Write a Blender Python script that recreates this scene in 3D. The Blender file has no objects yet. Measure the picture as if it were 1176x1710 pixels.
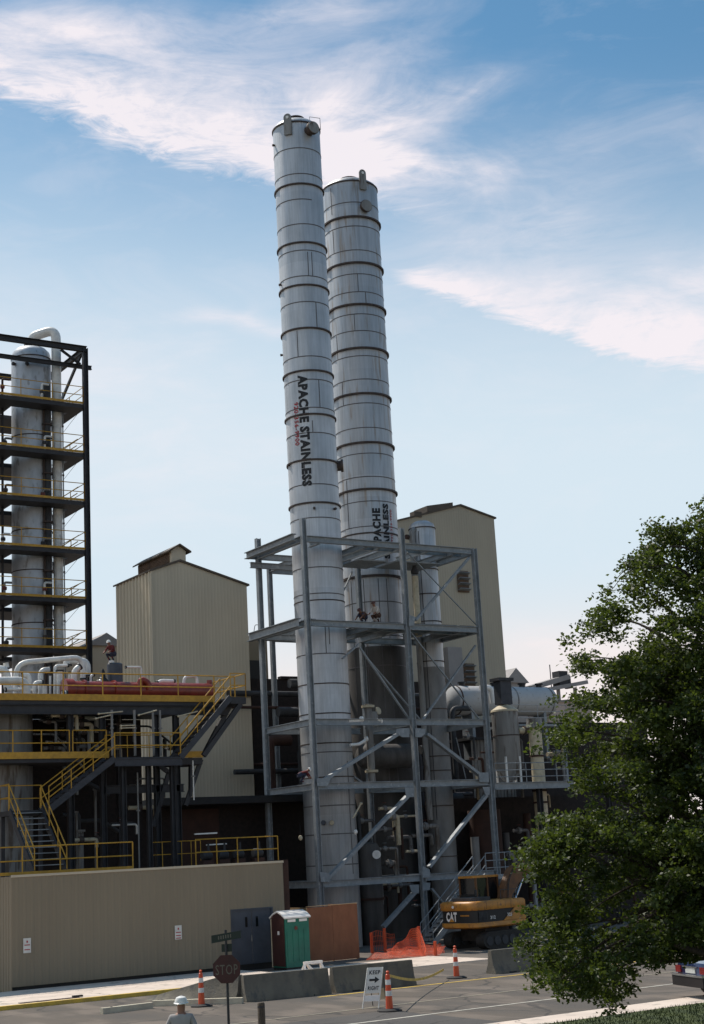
import bpy, bmesh, math, random
import numpy as np
from mathutils import Vector, Matrix, Quaternion
R_ = math.radians
random.seed(7)
sc = bpy.context.scene

# ------------------------------------------------------------------ camera
# World axes follow the plant grid: X along the plant front, Y into the plant, Z up.
FPX, PX, PY = 2500.0, 588.0, 855.0
TH, RO, EYE = R_(13.0), R_(3.15), 4.25
CAM = np.array([-39.0, -62.96, EYE])
FW = np.array([.5446, .8387, 0.0]); RT = np.array([.8387, -.5446, 0.0]); ZZ = np.array([0, 0, 1.0])
_F = FW*math.cos(TH)+ZZ*math.sin(TH); _U0 = -FW*math.sin(TH)+ZZ*math.cos(TH)
_R = math.cos(RO)*RT-math.sin(RO)*_U0; _U = math.cos(RO)*_U0+math.sin(RO)*RT
def ray(px, py): return _F+(px-PX)/FPX*_R-(py-PY)/FPX*_U
def oZ(px, py, z=0.0):
    d = ray(px, py); t = (z-EYE)/d[2]; return Vector(CAM+t*d)
def oB(px, py, b):
    d = ray(px, py); t = (b-CAM[1])/d[1]; return Vector(CAM+t*d)
def oA(px, py, a):
    d = ray(px, py); t = (a-CAM[0])/d[0]; return Vector(CAM+t*d)
def oY(px, py, Y):
    d = ray(px, py); t = Y/float(d@FW); return Vector(CAM+t*d)
cam = bpy.data.cameras.new("camera"); camo = bpy.data.objects.new("camera", cam)
sc.collection.objects.link(camo); sc.camera = camo
cam.sensor_fit = 'VERTICAL'; cam.sensor_height = 36.0; cam.lens = FPX/1710*36
cam.clip_start = .5; cam.clip_end = 6000
camo.matrix_world = Matrix(((_R[0], _U[0], -_F[0], CAM[0]), (_R[1], _U[1], -_F[1], CAM[1]), (_R[2], _U[2], -_F[2], CAM[2]), (0, 0, 0, 1)))

# ------------------------------------------------------------------ light
SUN_EL = R_(58)
_sh = -.73*RT+.68*FW; _sh = _sh/np.linalg.norm(_sh)
SUN = Vector((_sh[0]*math.cos(SUN_EL), _sh[1]*math.cos(SUN_EL), math.sin(SUN_EL)))
sl = bpy.data.lights.new("sun", 'SUN'); sl.energy = 4.6; sl.angle = R_(.5); sl.color = (1, .93, .84)
so = bpy.data.objects.new("sun", sl); sc.collection.objects.link(so)
so.rotation_euler = SUN.to_track_quat('Z', 'Y').to_euler()
sc.view_settings.view_transform = 'Standard'; sc.view_settings.look = 'None'
sc.view_settings.exposure = 0.0; sc.view_settings.gamma = 1.0
w = bpy.data.worlds.new("World"); sc.world = w; w.use_nodes = True
nt = w.node_tree; nt.nodes.clear()
def wn(t, **k):
    n = nt.nodes.new(t)
    for a, b in k.items(): setattr(n, a, b)
    return n
def wm(op, a, b=None, c=None, clamp=False):
    n = wn('ShaderNodeMath', operation=op, use_clamp=clamp)
    for i, x in enumerate((a, b, c)):
        if x is None: continue
        if isinstance(x, (int, float)): n.inputs[i].default_value = x
        else: nt.links.new(x, n.inputs[i])
    return n.outputs[0]
sky = wn('ShaderNodeTexSky', sky_type='NISHITA', sun_disc=False)
sky.sun_elevation = SUN_EL; sky.sun_rotation = math.atan2(SUN.x, SUN.y)
sky.altitude = 200; sky.air_density = 1.0; sky.dust_density = .6; sky.ozone_density = 2.0
geo = wn('ShaderNodeTexCoord')
sep = wn('ShaderNodeSeparateXYZ'); nt.links.new(geo.outputs['Generated'], sep.inputs[0])
HEAD = math.atan2(FW[0], FW[1])
# azimuth from the heading of the plant street (wrapped), elevation
azs = wm('ADD', wm('MULTIPLY', sep.outputs[0], float(RT[0])), wm('MULTIPLY', sep.outputs[1], float(RT[1])))
azc = wm('ADD', wm('MULTIPLY', sep.outputs[0], float(FW[0])), wm('MULTIPLY', sep.outputs[1], float(FW[1])))
AZ = wm('ARCTAN2', azs, azc); EL = wm('ARCSINE', sep.outputs[2])
def azel(px, py):
    d = ray(px, py); d = d/np.linalg.norm(d)
    return math.atan2(float(d@RT), float(d@FW)), math.asin(float(d[2]))
cv = wn('ShaderNodeCombineXYZ'); nt.links.new(AZ, cv.inputs[0]); nt.links.new(EL, cv.inputs[1])
def noise(scale, detail, rough, sx=1, sy=1, rot=0.0, dist=0.0, seed=0):
    mp = wn('ShaderNodeMapping'); nt.links.new(cv.outputs[0], mp.inputs[0])
    mp.inputs['Rotation'].default_value = (0, 0, rot); mp.inputs['Scale'].default_value = (sx, sy, 1)
    mp.inputs['Location'].default_value = (seed, seed*.7, 0)
    n = wn('ShaderNodeTexNoise'); nt.links.new(mp.outputs[0], n.inputs['Vector'])
    n.inputs['Scale'].default_value = scale; n.inputs['Detail'].default_value = detail
    n.inputs['Roughness'].default_value = rough; n.inputs['Distortion'].default_value = dist
    return n.outputs[0]
nz1 = noise(8, 9, .62, 1, 2.8, .30, .8, 3.1)
nz2 = noise(24, 8, .68, .8, 3.4, .5, 1.2, 1.7)
warp = noise(7, 4, .5, 1, 1, 0, 0, 9.0)
def blob(p0, p1, wpx, pw=1.0, strength=1.0):
    a0 = azel(*p0); a1 = azel(*p1)
    cx, cy = (a0[0]+a1[0])/2, (a0[1]+a1[1])/2
    L = math.hypot(a1[0]-a0[0], a1[1]-a0[1])/2; ang = math.atan2(a1[1]-a0[1], a1[0]-a0[0]); W = wpx/FPX
    dx = wm('SUBTRACT', AZ, cx); dy = wm('SUBTRACT', EL, cy)
    dy = wm('ADD', dy, wm('MULTIPLY', wm('SUBTRACT', warp, .5), .07))
    u = wm('ADD', wm('MULTIPLY', dx, math.cos(ang)), wm('MULTIPLY', dy, math.sin(ang)))
    v = wm('SUBTRACT', wm('MULTIPLY', dy, math.cos(ang)), wm('MULTIPLY', dx, math.sin(ang)))
    q = wm('ADD', wm('POWER', wm('ABSOLUTE', wm('DIVIDE', u, L)), 2.4), wm('POWER', wm('ABSOLUTE', wm('DIVIDE', v, W)), 2.0))
    return wm('MULTIPLY', wm('EXPONENT', wm('MULTIPLY', q, -1.0)), strength)
def bank(p0, p1, w0, w1, l0, l1, strength, edge=16, tail=1.0):
    """cloud bank above the line p0 to p1: crisp below, thinning upwards; thickness w0 to w1, alive between l0 and l1 along the line"""
    a0 = azel(*p0); a1 = azel(*p1); L = math.hypot(a1[0]-a0[0], a1[1]-a0[1]); an = math.atan2(a1[1]-a0[1], a1[0]-a0[0])
    dx = wm('SUBTRACT', AZ, a0[0]); dy = wm('SUBTRACT', EL, a0[1])
    dy = wm('ADD', dy, wm('ADD', wm('MULTIPLY', wm('SUBTRACT', warp, .5), .045), wm('MULTIPLY', wm('SUBTRACT', nz2, .5), .03)))
    u = wm('DIVIDE', wm('ADD', wm('MULTIPLY', dx, math.cos(an)), wm('MULTIPLY', dy, math.sin(an))), L)
    v = wm('MULTIPLY', wm('SUBTRACT', wm('MULTIPLY', dy, math.cos(an)), wm('MULTIPLY', dx, math.sin(an))), FPX)
    wd = wm('MAXIMUM', wm('ADD', wm('MULTIPLY', u, w1-w0), w0), 4.0)
    lowe = wm('MULTIPLY_ADD', v, 1.0/edge, .5, True)
    q = wm('MAXIMUM', wm('DIVIDE', v, wd), 0.0)
    up = wm('EXPONENT', wm('MULTIPLY', wm('POWER', q, 2.2), -1.0))
    def ramp(x, e0, e1):
        r = wn('ShaderNodeMapRange', interpolation_type='SMOOTHSTEP'); nt.links.new(x, r.inputs[0]); r.inputs[1].default_value = e0; r.inputs[2].default_value = e1; return r.outputs[0]
    al = wm('MULTIPLY', ramp(u, *l0), ramp(u, *l1))
    return wm('MULTIPLY', wm('MULTIPLY', wm('MULTIPLY', lowe, up), al), strength)
blobs = [bank((0, 165), (450, 292), 95, 170, (-.9, -.5), (1.75, 1.15), 1.25, 34), bank((655, 452), (1176, 618), 14, 170, (-.04, .1), (2.2, 1.6), 1.3, 22),
         blob((480, 262), (830, 292), 22, 1, .7), blob((600, 200), (860, 120), 32, 1, .4), blob((400, 30), (620, 10), 26, 1, .4), blob((-260, 40), (420, 60), 50, 1, .45),
         blob((300, 560), (520, 585), 14, 1, .45), blob((760, 400), (1050, 365), 40, 1, .35), blob((900, 300), (1300, 200), 70, 1, .14), blob((640, 330), (1000, 290), 50, 1, .14),
         blob((-300, 560), (460, 760), 150, 1, .35), blob((820, 1090), (1400, 1060), 40, 1, .8), blob((-200, 60), (900, 230), 170, 1, .14), blob((600, 440), (1400, 560), 140, 1, .16)]
s = blobs[0]
for b_ in blobs[1:]: s = wm('ADD', s, b_)
tex = wm('ADD', wm('MULTIPLY', nz1, .9), wm('MULTIPLY', nz2, .5))        # about .7 mean
cm = wm('MULTIPLY', s, wm('ADD', wm('MULTIPLY', tex, 2.9), -1.12))
# thin high cloud over the rest of the sky (all directions)
cir = wm('MULTIPLY', wm('SUBTRACT', nz1, .5), .7, None, True)
cm = wm('ADD', cm, cir)
mr = wn('ShaderNodeMapRange', interpolation_type='SMOOTHSTEP'); nt.links.new(cm, mr.inputs[0])
mr.inputs[1].default_value = .02; mr.inputs[2].default_value = 1.22; mr.inputs[3].default_value = 0; mr.inputs[4].default_value = .96; mr.interpolation_type = 'LINEAR'
# haze: whiter towards the horizon
hz = wn('ShaderNodeMapRange', interpolation_type='SMOOTHERSTEP'); nt.links.new(wm('ADD', EL, wm('MULTIPLY', AZ, .09)), hz.inputs[0])
hz.inputs[1].default_value = R_(32.5); hz.inputs[2].default_value = R_(13); hz.inputs[3].default_value = 0; hz.inputs[4].default_value = .95
SKS = .085
sks = wn('ShaderNodeMix', data_type='RGBA', blend_type='MULTIPLY'); sks.inputs[0].default_value = 1
nt.links.new(sky.outputs[0], sks.inputs[6]); sks.inputs[7].default_value = (SKS*.88, SKS*1.34, SKS*1.36, 1)
m1 = wn('ShaderNodeMix', data_type='RGBA'); nt.links.new(hz.outputs[0], m1.inputs[0]); nt.links.new(sks.outputs[2], m1.inputs[6])
m1.inputs[7].default_value = (.71, .82, .90, 1)
m2 = wn('ShaderNodeMix', data_type='RGBA'); nt.links.new(mr.outputs[0], m2.inputs[0]); nt.links.new(m1.outputs[2], m2.inputs[6])
m2.inputs[7].default_value = (.93, .87, .91, 1)
# warm dust band right above the horizon
hb = wn('ShaderNodeMapRange', interpolation_type='SMOOTHSTEP'); nt.links.new(EL, hb.inputs[0])
hb.inputs[1].default_value = R_(11); hb.inputs[2].default_value = R_(4.5); hb.inputs[3].default_value = 0; hb.inputs[4].default_value = .9
m3 = wn('ShaderNodeMix', data_type='RGBA'); nt.links.new(hb.outputs[0], m3.inputs[0]); nt.links.new(m2.outputs[2], m3.inputs[6]); m3.inputs[7].default_value = (.95, .84, .80, 1)
bg = wn('ShaderNodeBackground'); nt.links.new(m3.outputs[2], bg.inputs[0]); bg.inputs[1].default_value = 1.0
wo = wn('ShaderNodeOutputWorld'); nt.links.new(bg.outputs[0], wo.inputs[0])

# ------------------------------------------------------------------ materials
MATS = {}
def mat(name, c, rough=.6, metal=0.0, c2=None, ns=3.0, streak=None, bump=0.0, bs=20.0, c3=None, t3=.62, spec=.5, coat=0):
    m = bpy.data.materials.new(name); m.use_nodes = True; t = m.node_tree; N = t.nodes; L = t.links
    p = N['Principled BSDF']; p.inputs['Roughness'].default_value = rough; p.inputs['Metallic'].default_value = metal
    p.inputs['Specular IOR Level'].default_value = spec; p.inputs['Coat Weight'].default_value = coat
    tc = N.new('ShaderNodeTexCoord'); mp = N.new('ShaderNodeMapping'); L.new(tc.outputs['Object'], mp.inputs[0])
    if streak: mp.inputs['Scale'].default_value = streak
    n = N.new('ShaderNodeTexNoise'); L.new(mp.outputs[0], n.inputs[0]); n.inputs['Scale'].default_value = ns
    n.inputs['Detail'].default_value = 8; n.inputs['Roughness'].default_value = .62
    r = N.new('ShaderNodeValToRGB'); L.new(n.outputs[0], r.inputs[0])
    c2 = c2 or tuple(x*.72 for x in c)
    r.color_ramp.elements[0].position = .32; r.color_ramp.elements[0].color = (*c2, 1)
    r.color_ramp.elements[1].position = .62; r.color_ramp.elements[1].color = (*c, 1)
    out = r.outputs[0]
    if c3:
        n3 = N.new('ShaderNodeTexNoise'); L.new(mp.outputs[0], n3.inputs[0]); n3.inputs['Scale'].default_value = ns*2.3; n3.inputs['Detail'].default_value = 6
        r3 = N.new('ShaderNodeMapRange'); L.new(n3.outputs[0], r3.inputs[0]); r3.inputs[1].default_value = t3-.06; r3.inputs[2].default_value = t3+.05
        mx = N.new('ShaderNodeMix'); mx.data_type = 'RGBA'; L.new(r3.outputs[0], mx.inputs[0]); L.new(out, mx.inputs[6]); mx.inputs[7].default_value = (*c3, 1); out = mx.outputs[2]
    L.new(out, p.inputs['Base Color'])
    if bump:
        nb = N.new('ShaderNodeTexNoise'); L.new(tc.outputs['Object'], nb.inputs[0]); nb.inputs['Scale'].default_value = bs; nb.inputs['Detail'].default_value = 5
        bn = N.new('ShaderNodeBump'); bn.inputs['Strength'].default_value = bump; bn.inputs['Distance'].default_value = .03
        L.new(nb.outputs[0], bn.inputs['Height']); L.new(bn.outputs[0], p.inputs['Normal'])
    MATS[name] = m; return m
mat('stainless', (.60, .61, .63), .5, .4, (.48, .49, .505), 1.0, (1, 1, .5), .12, 2.0)
mat('stainless_rusty', (.55, .56, .575), .50, .4, (.43, .435, .445), 1.1, (1.6, 1.6, .16), .12, 2.0, (.40, .34, .29), .62)
mat('stainless_shaded', (.40, .395, .39), .6, .3, (.30, .295, .29), 1.1, (1.2, 1.2, .4))  # darker copy of the stainless, with the frame's shade in its colour
mat('weathered_shaded_grey', (.24, .235, .23), .65, .25, (.16, .152, .145), 1.3, (1.3, 1.3, .4))  # on the slender column's base this grey carries painted shade
mat('shadow_grey', (.15, .145, .145), .75, .15, (.085, .078, .075), 1.3, (1.5, 1.5, .3))  # grey darkened for the shade at the foot of the frame
mat('shadow_brown', (.105, .097, .09), .7, .2, (.055, .049, .045), 1.1, (1.5, 1.5, .3))  # brown darkened for the shade inside the frame
def bands(name, sc_z, lo):
    m = MATS[name]; t = m.node_tree; N = t.nodes; L = t.links; p = N['Principled BSDF']; src = p.inputs['Base Color'].links[0].from_socket
    tc = N.new('ShaderNodeTexCoord'); sx = N.new('ShaderNodeSeparateXYZ'); L.new(tc.outputs['Object'], sx.inputs[0])
    d = N.new('ShaderNodeMath'); d.operation = 'DIVIDE'; L.new(sx.outputs[2], d.inputs[0]); d.inputs[1].default_value = sc_z
    f = N.new('ShaderNodeMath'); f.operation = 'FLOOR'; L.new(d.outputs[0], f.inputs[0])
    w_ = N.new('ShaderNodeTexWhiteNoise'); w_.noise_dimensions = '1D'; L.new(f.outputs[0], w_.inputs['W'])
    mr_ = N.new('ShaderNodeMapRange'); L.new(w_.outputs[0], mr_.inputs[0]); mr_.inputs[3].default_value = lo; mr_.inputs[4].default_value = 1.0
    # fine vertical scratches and run marks
    mp = N.new('ShaderNodeMapping'); L.new(tc.outputs['Object'], mp.inputs[0]); mp.inputs['Scale'].default_value = (7, 7, .35)
    n = N.new('ShaderNodeTexNoise'); L.new(mp.outputs[0], n.inputs[0]); n.inputs['Scale'].default_value = 1.6; n.inputs['Detail'].default_value = 6
    m2_ = N.new('ShaderNodeMapRange'); L.new(n.outputs[0], m2_.inputs[0]); m2_.inputs[1].default_value = .35; m2_.inputs[2].default_value = .62; m2_.inputs[3].default_value = .88; m2_.inputs[4].default_value = 1.03
    mu = N.new('ShaderNodeMath'); mu.operation = 'MULTIPLY'; L.new(mr_.outputs[0], mu.inputs[0]); L.new(m2_.outputs[0], mu.inputs[1])
    mx = N.new('ShaderNodeVectorMath'); mx.operation = 'SCALE'; L.new(src, mx.inputs[0]); L.new(mu.outputs[0], mx.inputs['Scale']); L.new(mx.outputs[0], p.inputs['Base Color'])
    rg_ = N.new('ShaderNodeMapRange'); L.new(w_.outputs[0], rg_.inputs[0]); rg_.inputs[3].default_value = .40; rg_.inputs[4].default_value = .6; L.new(rg_.outputs[0], p.inputs['Roughness'])
bands('stainless', 1.37, .80); bands('stainless_rusty', 1.27, .82); bands('stainless_shaded', 1.6, .85)
mat('ring_steel', (.085, .06, .05), .7, .2, (.04, .03, .027), 4)
mat('seam', (.13, .12, .12), .6, .3)
mat('galv', (.275, .295, .31), .6, .22, (.195, .213, .226), 2.2, None, 0, 20, (.33, .35, .36), .63)
mat('dark_steel', (.035, .034, .038), .6, .1, (.02, .019, .021), 3)
mat('dark_steel_blue', (.04, .042, .052), .55, .1, (.022, .024, .03), 3)
mat('yellow_paint', (.52, .28, .02), .5, 0, (.36, .19, .018), 5)
mat('siding', (.245, .20, .135), .6, 0, (.215, .175, .118), .4, (1, 1, .3))
mat('siding_pale', (.43, .37, .275), .55, 0, (.38, .325, .24), .6, (1, 1, .3))
mat('siding_grey', (.54, .465, .345), .5, 0, (.48, .41, .305), .6, (1, 1, .3))
mat('roof_trim', (.10, .075, .055), .7)
mat('louvre_brown', (.13, .075, .04), .7, 0, (.07, .04, .025), 3)
mat('concrete', (.42, .38, .33), .85, 0, (.30, .27, .24), .9, None, .25, 12, (.24, .22, .20), .66)
mat('barrier_concrete', (.17, .15, .115), .9, 0, (.10, .09, .075), 1.8, (1, 1, .6), .5, 14, (.10, .095, .085), .62)
mat('kerb_stone', (.55, .50, .38), .85, 0, (.40, .35, .27), 3, None, .3, 20)
mat('asphalt', (.108, .086, .066), .9, 0, (.068, .06, .053), .35, (1, .35, 1), .4, 40, (.15, .12, .095), .56)
mat('asphalt_patch', (.078, .07, .063), .9, 0, (.055, .05, .047), .6, None, .4, 40)
mat('yard', (.16, .135, .11), .95, 0, (.09, .075, .065), .5, None, .5, 10)
mat('sidewalk', (.66, .55, .46), .85, 0, (.54, .45, .38), .8, None, .2, 25, (.36, .31, .26), .64)
mat('line_white', (.52, .49, .42), .8, 0, (.28, .26, .22), 2.5)
mat('line_yellow', (.66, .44, .06), .7, 0, (.42, .28, .07), 3)
mat('seam_pale', (.34, .30, .22), .85, 0, (.20, .18, .15), 1.5)
mat('grass', (.06, .078, .014), .9, 0, (.018, .032, .008), 1.5, None, .8, 30)
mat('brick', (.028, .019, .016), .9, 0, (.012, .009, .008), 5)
mat('rust_brown', (.055, .024, .016), .85, 0, (.03, .014, .01), 1.5)
mat('black_roof', (.025, .024, .024), .8)
mat('door_blue', (.055, .065, .085), .5, 0, (.04, .048, .062), 2)
mat('black', (.012, .012, .012), .6)
mat('white_pipe', (.78, .76, .71), .45, .05, (.58, .56, .53), 3)
mat('pale_tan', (.55, .47, .33), .6, 0, (.36, .30, .2), 3)
mat('red_shell', (.26, .034, .02), .33, 0, (.16, .022, .014), 2.5)
mat('dark_red', (.16, .03, .02), .6)
mat('tank_grey', (.25, .245, .235), .6, .15, (.16, .15, .14), 1.3, (1.6, 1.6, .25), 0, 20, (.10, .08, .065), .6)
mat('clad_grey', (.52, .54, .57), .5, .3, (.38, .395, .41), 1.2, (1.2, 1.2, .5), 0, 20, (.30, .30, .30), .63)
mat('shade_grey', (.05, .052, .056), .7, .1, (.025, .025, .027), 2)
mat('vessel_white', (.48, .475, .465), .55, .05, (.42, .42, .42), 2, None, 0, 20, (.25, .2, .16), .68)
mat('plywood', (.30, .12, .055), .75, 0, (.22, .085, .04), 2.5, (1, 1, .4), .15, 30)
mat('plywood_light', (.50, .33, .17), .75, 0, (.40, .26, .14), 3)
mat('teal', (.008, .15, .10), .45, 0, (.006, .11, .075), 2)
mat('maroon', (.055, .018, .014), .5, 0, (.035, .012, .01), 3)
mat('white_plastic', (.80, .77, .73), .4, 0, (.68, .65, .61), 3)
mat('orange', (.62, .06, .015), .45, 0, (.6, .09, .02), 4)
mat('net_orange', (.85, .14, .05), .7, 0, (.62, .10, .04), 4)
mat('reflective', (.75, .74, .70), .4, 0, (.55, .54, .52), 6)
mat('rubber', (.02, .018, .018), .8)
mat('sign_white', (.70, .69, .64), .5, 0, (.58, .56, .52), 4)
mat('sign_red', (.055, .006, .006), .5, 0, (.035, .004, .004), 3)
mat('sign_green', (.008, .02, .014), .5)
mat('pale_lettering', (.15, .13, .10), .5)
mat('ink', (.012, .012, .014), .6)
mat('red_ink', (.42, .02, .025), .6)
mat('cat_yellow', (.52, .22, .028), .45, 0, (.34, .14, .022), 2.2, None, 0, 20, (.20, .09, .03), .63)
mat('boom_brown', (.17, .07, .02), .6, 0, (.08, .035, .014), 2.5)
mat('glass', (.01, .012, .014), .05, 0, (.008, .009, .01), 2, spec=.8)
mat('track', (.03, .026, .022), .8, 0, (.015, .013, .012), 6)
mat('wood_post', (.10, .075, .05), .9, 0, (.04, .03, .022), 5, (3, 3, .4), .4, 20)
mat('bark', (.06, .045, .035), .95, 0, (.025, .02, .016), 6, (2, 2, .4), .6, 15)
mat('skin', (.28, .13, .08), .6)
mat('shirt_grey', (.36, .33, .31), .9, 0, (.28, .26, .25), 3)
mat('shirt_white', (.60, .52, .45), .9); mat('shirt_red', (.14, .02, .02), .9); mat('shirt_brown', (.12, .06, .04), .9)
mat('trousers', (.035, .04, .07), .9); mat('hat_white', (.82, .80, .76), .35); mat('hat_brown', (.10, .035, .025), .5)
mat('car_blue', (.012, .022, .06), .25, .4, (.02, .04, .13), 2, coat=.6); mat('chrome', (.62, .64, .66), .15, .9); mat('lamp_red', (.22, .012, .012), .2)
mat('bumper_dark', (.012, .009, .009), .6); mat('plate', (.6, .6, .55), .4)
mat('far_wall', (.52, .42, .36), .8, 0, (.42, .34, .29), .5); mat('far_grey', (.34, .31, .29), .8, 0, (.24, .22, .21), .5)
# plywood and leaves have their own looks
def crack(name, scale, wd, col):
    m = MATS[name]; t = m.node_tree; N = t.nodes; L = t.links; p = N['Principled BSDF']; src = p.inputs['Base Color'].links[0].from_socket
    tc = N.new('ShaderNodeTexCoord'); n = N.new('ShaderNodeTexNoise'); L.new(tc.outputs['Object'], n.inputs[0]); n.inputs['Scale'].default_value = .9; n.inputs['Detail'].default_value = 6
    mx0 = N.new('ShaderNodeMix'); mx0.data_type = 'VECTOR'; mx0.inputs[0].default_value = .5; L.new(tc.outputs['Object'], mx0.inputs[4]); L.new(n.outputs[1], mx0.inputs[5])
    v = N.new('ShaderNodeTexVoronoi'); v.feature = 'DISTANCE_TO_EDGE'; L.new(mx0.outputs[1], v.inputs[0]); v.inputs['Scale'].default_value = scale
    r = N.new('ShaderNodeMapRange'); L.new(v.outputs[0], r.inputs[0]); r.inputs[1].default_value = wd*.3; r.inputs[2].default_value = wd; r.inputs[3].default_value = .75; r.inputs[4].default_value = 0
    mx = N.new('ShaderNodeMix'); mx.data_type = 'RGBA'; L.new(r.outputs[0], mx.inputs[0]); L.new(src, mx.inputs[6]); mx.inputs[7].default_value = (*col, 1); L.new(mx.outputs[2], p.inputs['Base Color'])
crack('asphalt', .35, .012, (.03, .027, .025)); crack('asphalt_patch', .5, .014, (.025, .022, .02)); crack('sidewalk', .55, .008, (.2, .16, .13))
def leafmat():
    m = bpy.data.materials.new('leaf'); m.use_nodes = True; t = m.node_tree; N = t.nodes; L = t.links
    p = N['Principled BSDF']; o = N['Material Output']
    tc = N.new('ShaderNodeTexCoord'); n = N.new('ShaderNodeTexNoise'); L.new(tc.outputs['Object'], n.inputs[0]); n.inputs['Scale'].default_value = 1.7; n.inputs['Detail'].default_value = 9; n.inputs['Roughness'].default_value = .75
    r = N.new('ShaderNodeValToRGB'); L.new(n.outputs[0], r.inputs[0]); r.color_ramp.elements[0].position = .40; r.color_ramp.elements[1].position = .66
    r.color_ramp.elements[0].color = (.010, .021, .005, 1); r.color_ramp.elements[1].color = (.085, .112, .018, 1)
    L.new(r.outputs[0], p.inputs['Base Color']); p.inputs['Roughness'].default_value = .55; p.inputs['Specular IOR Level'].default_value = .35
    tr = N.new('ShaderNodeBsdfTranslucent'); tr.inputs[0].default_value = (.13, .18, .022, 1)
    mx = N.new('ShaderNodeMixShader'); mx.inputs[0].default_value = .30; L.new(p.outputs[0], mx.inputs[1]); L.new(tr.outputs[0], mx.inputs[2]); L.new(mx.outputs[0], o.inputs[0])
    MATS['leaf'] = m
leafmat()

# ------------------------------------------------------------------ mesh helpers
class M:
    def __init__(s): s.v = []; s.f = []
    def add(s, vs, fs):
        o = len(s.v); s.v += [tuple(x) for x in vs]; s.f += [tuple(i+o for i in f) for f in fs]; return s
    def box(s, x0, x1, y0, y1, z0, z1):
        return s.add([(x0, y0, z0), (x1, y0, z0), (x1, y1, z0), (x0, y1, z0), (x0, y0, z1), (x1, y0, z1), (x1, y1, z1), (x0, y1, z1)],
                     [(0, 3, 2, 1), (4, 5, 6, 7), (0, 1, 5, 4), (1, 2, 6, 5), (2, 3, 7, 6), (3, 0, 4, 7)])
    def frame(s, p, q, up):
        p = Vector(p); q = Vector(q); d = (q-p).normalized(); up = Vector(up or (0, 0, 1))
        if abs(d.dot(up)) > .98: up = Vector((0, 1, 0))
        x = d.cross(up).normalized(); y = x.cross(d).normalized(); return p, q, x, y
    def bar(s, p, q, w, h, up=None, ox=0.0, oy=0.0):
        p, q, x, y = s.frame(p, q, up); vs = []
        for e in (p, q):
            for a, b in ((-1, -1), (1, -1), (1, 1), (-1, 1)): vs.append(e+x*(a*w/2+ox)+y*(b*h/2+oy))
        return s.add(vs, [(0, 3, 2, 1), (4, 5, 6, 7), (0, 1, 5, 4), (1, 2, 6, 5), (2, 3, 7, 6), (3, 0, 4, 7)])
    def ibeam(s, p, q, w, h, up=None, t=.03):
        s.bar(p, q, w, t, up, 0, h/2-t/2); s.bar(p, q, w, t, up, 0, -h/2+t/2); s.bar(p, q, t*.7, h-2*t, up); return s
    def tube(s, pts, r, n=8, cap=True):
        pts = [Vector(p) for p in pts]; rs = r if isinstance(r, (list, tuple)) else [r]*len(pts); rings = []
        d0 = (pts[1]-pts[0]).normalized(); nx = d0.orthogonal().normalized(); vs = []
        for i, p in enumerate(pts):
            if i == 0: d = pts[1]-pts[0]
            elif i == len(pts)-1: d = pts[-1]-pts[-2]
            else: d = (pts[i+1]-p).normalized()+(p-pts[i-1]).normalized()
            d = d.normalized(); nx = (nx-d*nx.dot(d)).normalized(); ny = d.cross(nx)
            for k in range(n):
                a = 2*math.pi*k/n; vs.append(p+(nx*math.cos(a)+ny*math.sin(a))*rs[i])
        fs = []
        for i in range(len(pts)-1):
            for k in range(n): fs.append((i*n+k, i*n+(k+1) % n, (i+1)*n+(k+1) % n, (i+1)*n+k))
        if cap: fs.append(tuple(range(n-1, -1, -1))); fs.append(tuple((len(pts)-1)*n+k for k in range(n)))
        return s.add(vs, fs)
    def lathe(s, c, prof, n=32, axis=(0, 0, 1)):
        ax = Vector(axis).normalized(); q = Vector((0, 0, 1)).rotation_difference(ax); c = Vector(c); vs = []
        for r, z in prof:
            for k in range(n):
                a = 2*math.pi*k/n; vs.append(c+q @ Vector((max(r, .0005)*math.cos(a), max(r, .0005)*math.sin(a), z)))
        fs = []
        for i in range(len(prof)-1):
            for k in range(n): fs.append((i*n+k, i*n+(k+1) % n, (i+1)*n+(k+1) % n, (i+1)*n+k))
        fs.append(tuple(range(n-1, -1, -1))); fs.append(tuple((len(prof)-1)*n+k for k in range(n)))
        return s.add(vs, fs)
    def prism(s, poly, ext):           # closed polygon of 3-D points pushed by ext
        n = len(poly); e = Vector(ext); vs = [Vector(p) for p in poly]+[Vector(p)+e for p in poly]
        return s.add(vs, [tuple(range(n-1, -1, -1)), tuple(range(n, 2*n))]+[(i, (i+1) % n, n+(i+1) % n, n+i) for i in range(n)])
    def xf(s, mtx):
        s.v = [tuple(mtx @ Vector(p)) for p in s.v]; return s
    def build(s, name, m, parent=None, local=False, smooth=True):
        me = bpy.data.meshes.new(name)
        vs = s.v
        if parent is not None and not local:
            L = parent.location; vs = [(x-L.x, y-L.y, z-L.z) for x, y, z in vs]
            if parent.parent is not None:
                L2 = parent.parent.location; vs = [(x-L2.x, y-L2.y, z-L2.z) for x, y, z in vs]
        me.from_pydata(vs, [], s.f)
        bm = bmesh.new(); bm.from_mesh(me); bmesh.ops.recalc_face_normals(bm, faces=bm.faces); bm.to_mesh(me); bm.free()
        me.materials.append(MATS[m])
        if smooth:
            me.polygons.foreach_set('use_smooth', [True]*len(me.polygons)); me.set_sharp_from_angle(angle=R_(38))
        o = bpy.data.objects.new(name, me); sc.collection.objects.link(o)
        if parent is not None: o.parent = parent
        return o
def tag(o, label=None, cat=None, group=None, kind=None):
    if label: o['label'] = label
    if cat: o['category'] = cat
    if group: o['group'] = group
    if kind: o['kind'] = kind
    return o
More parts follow.
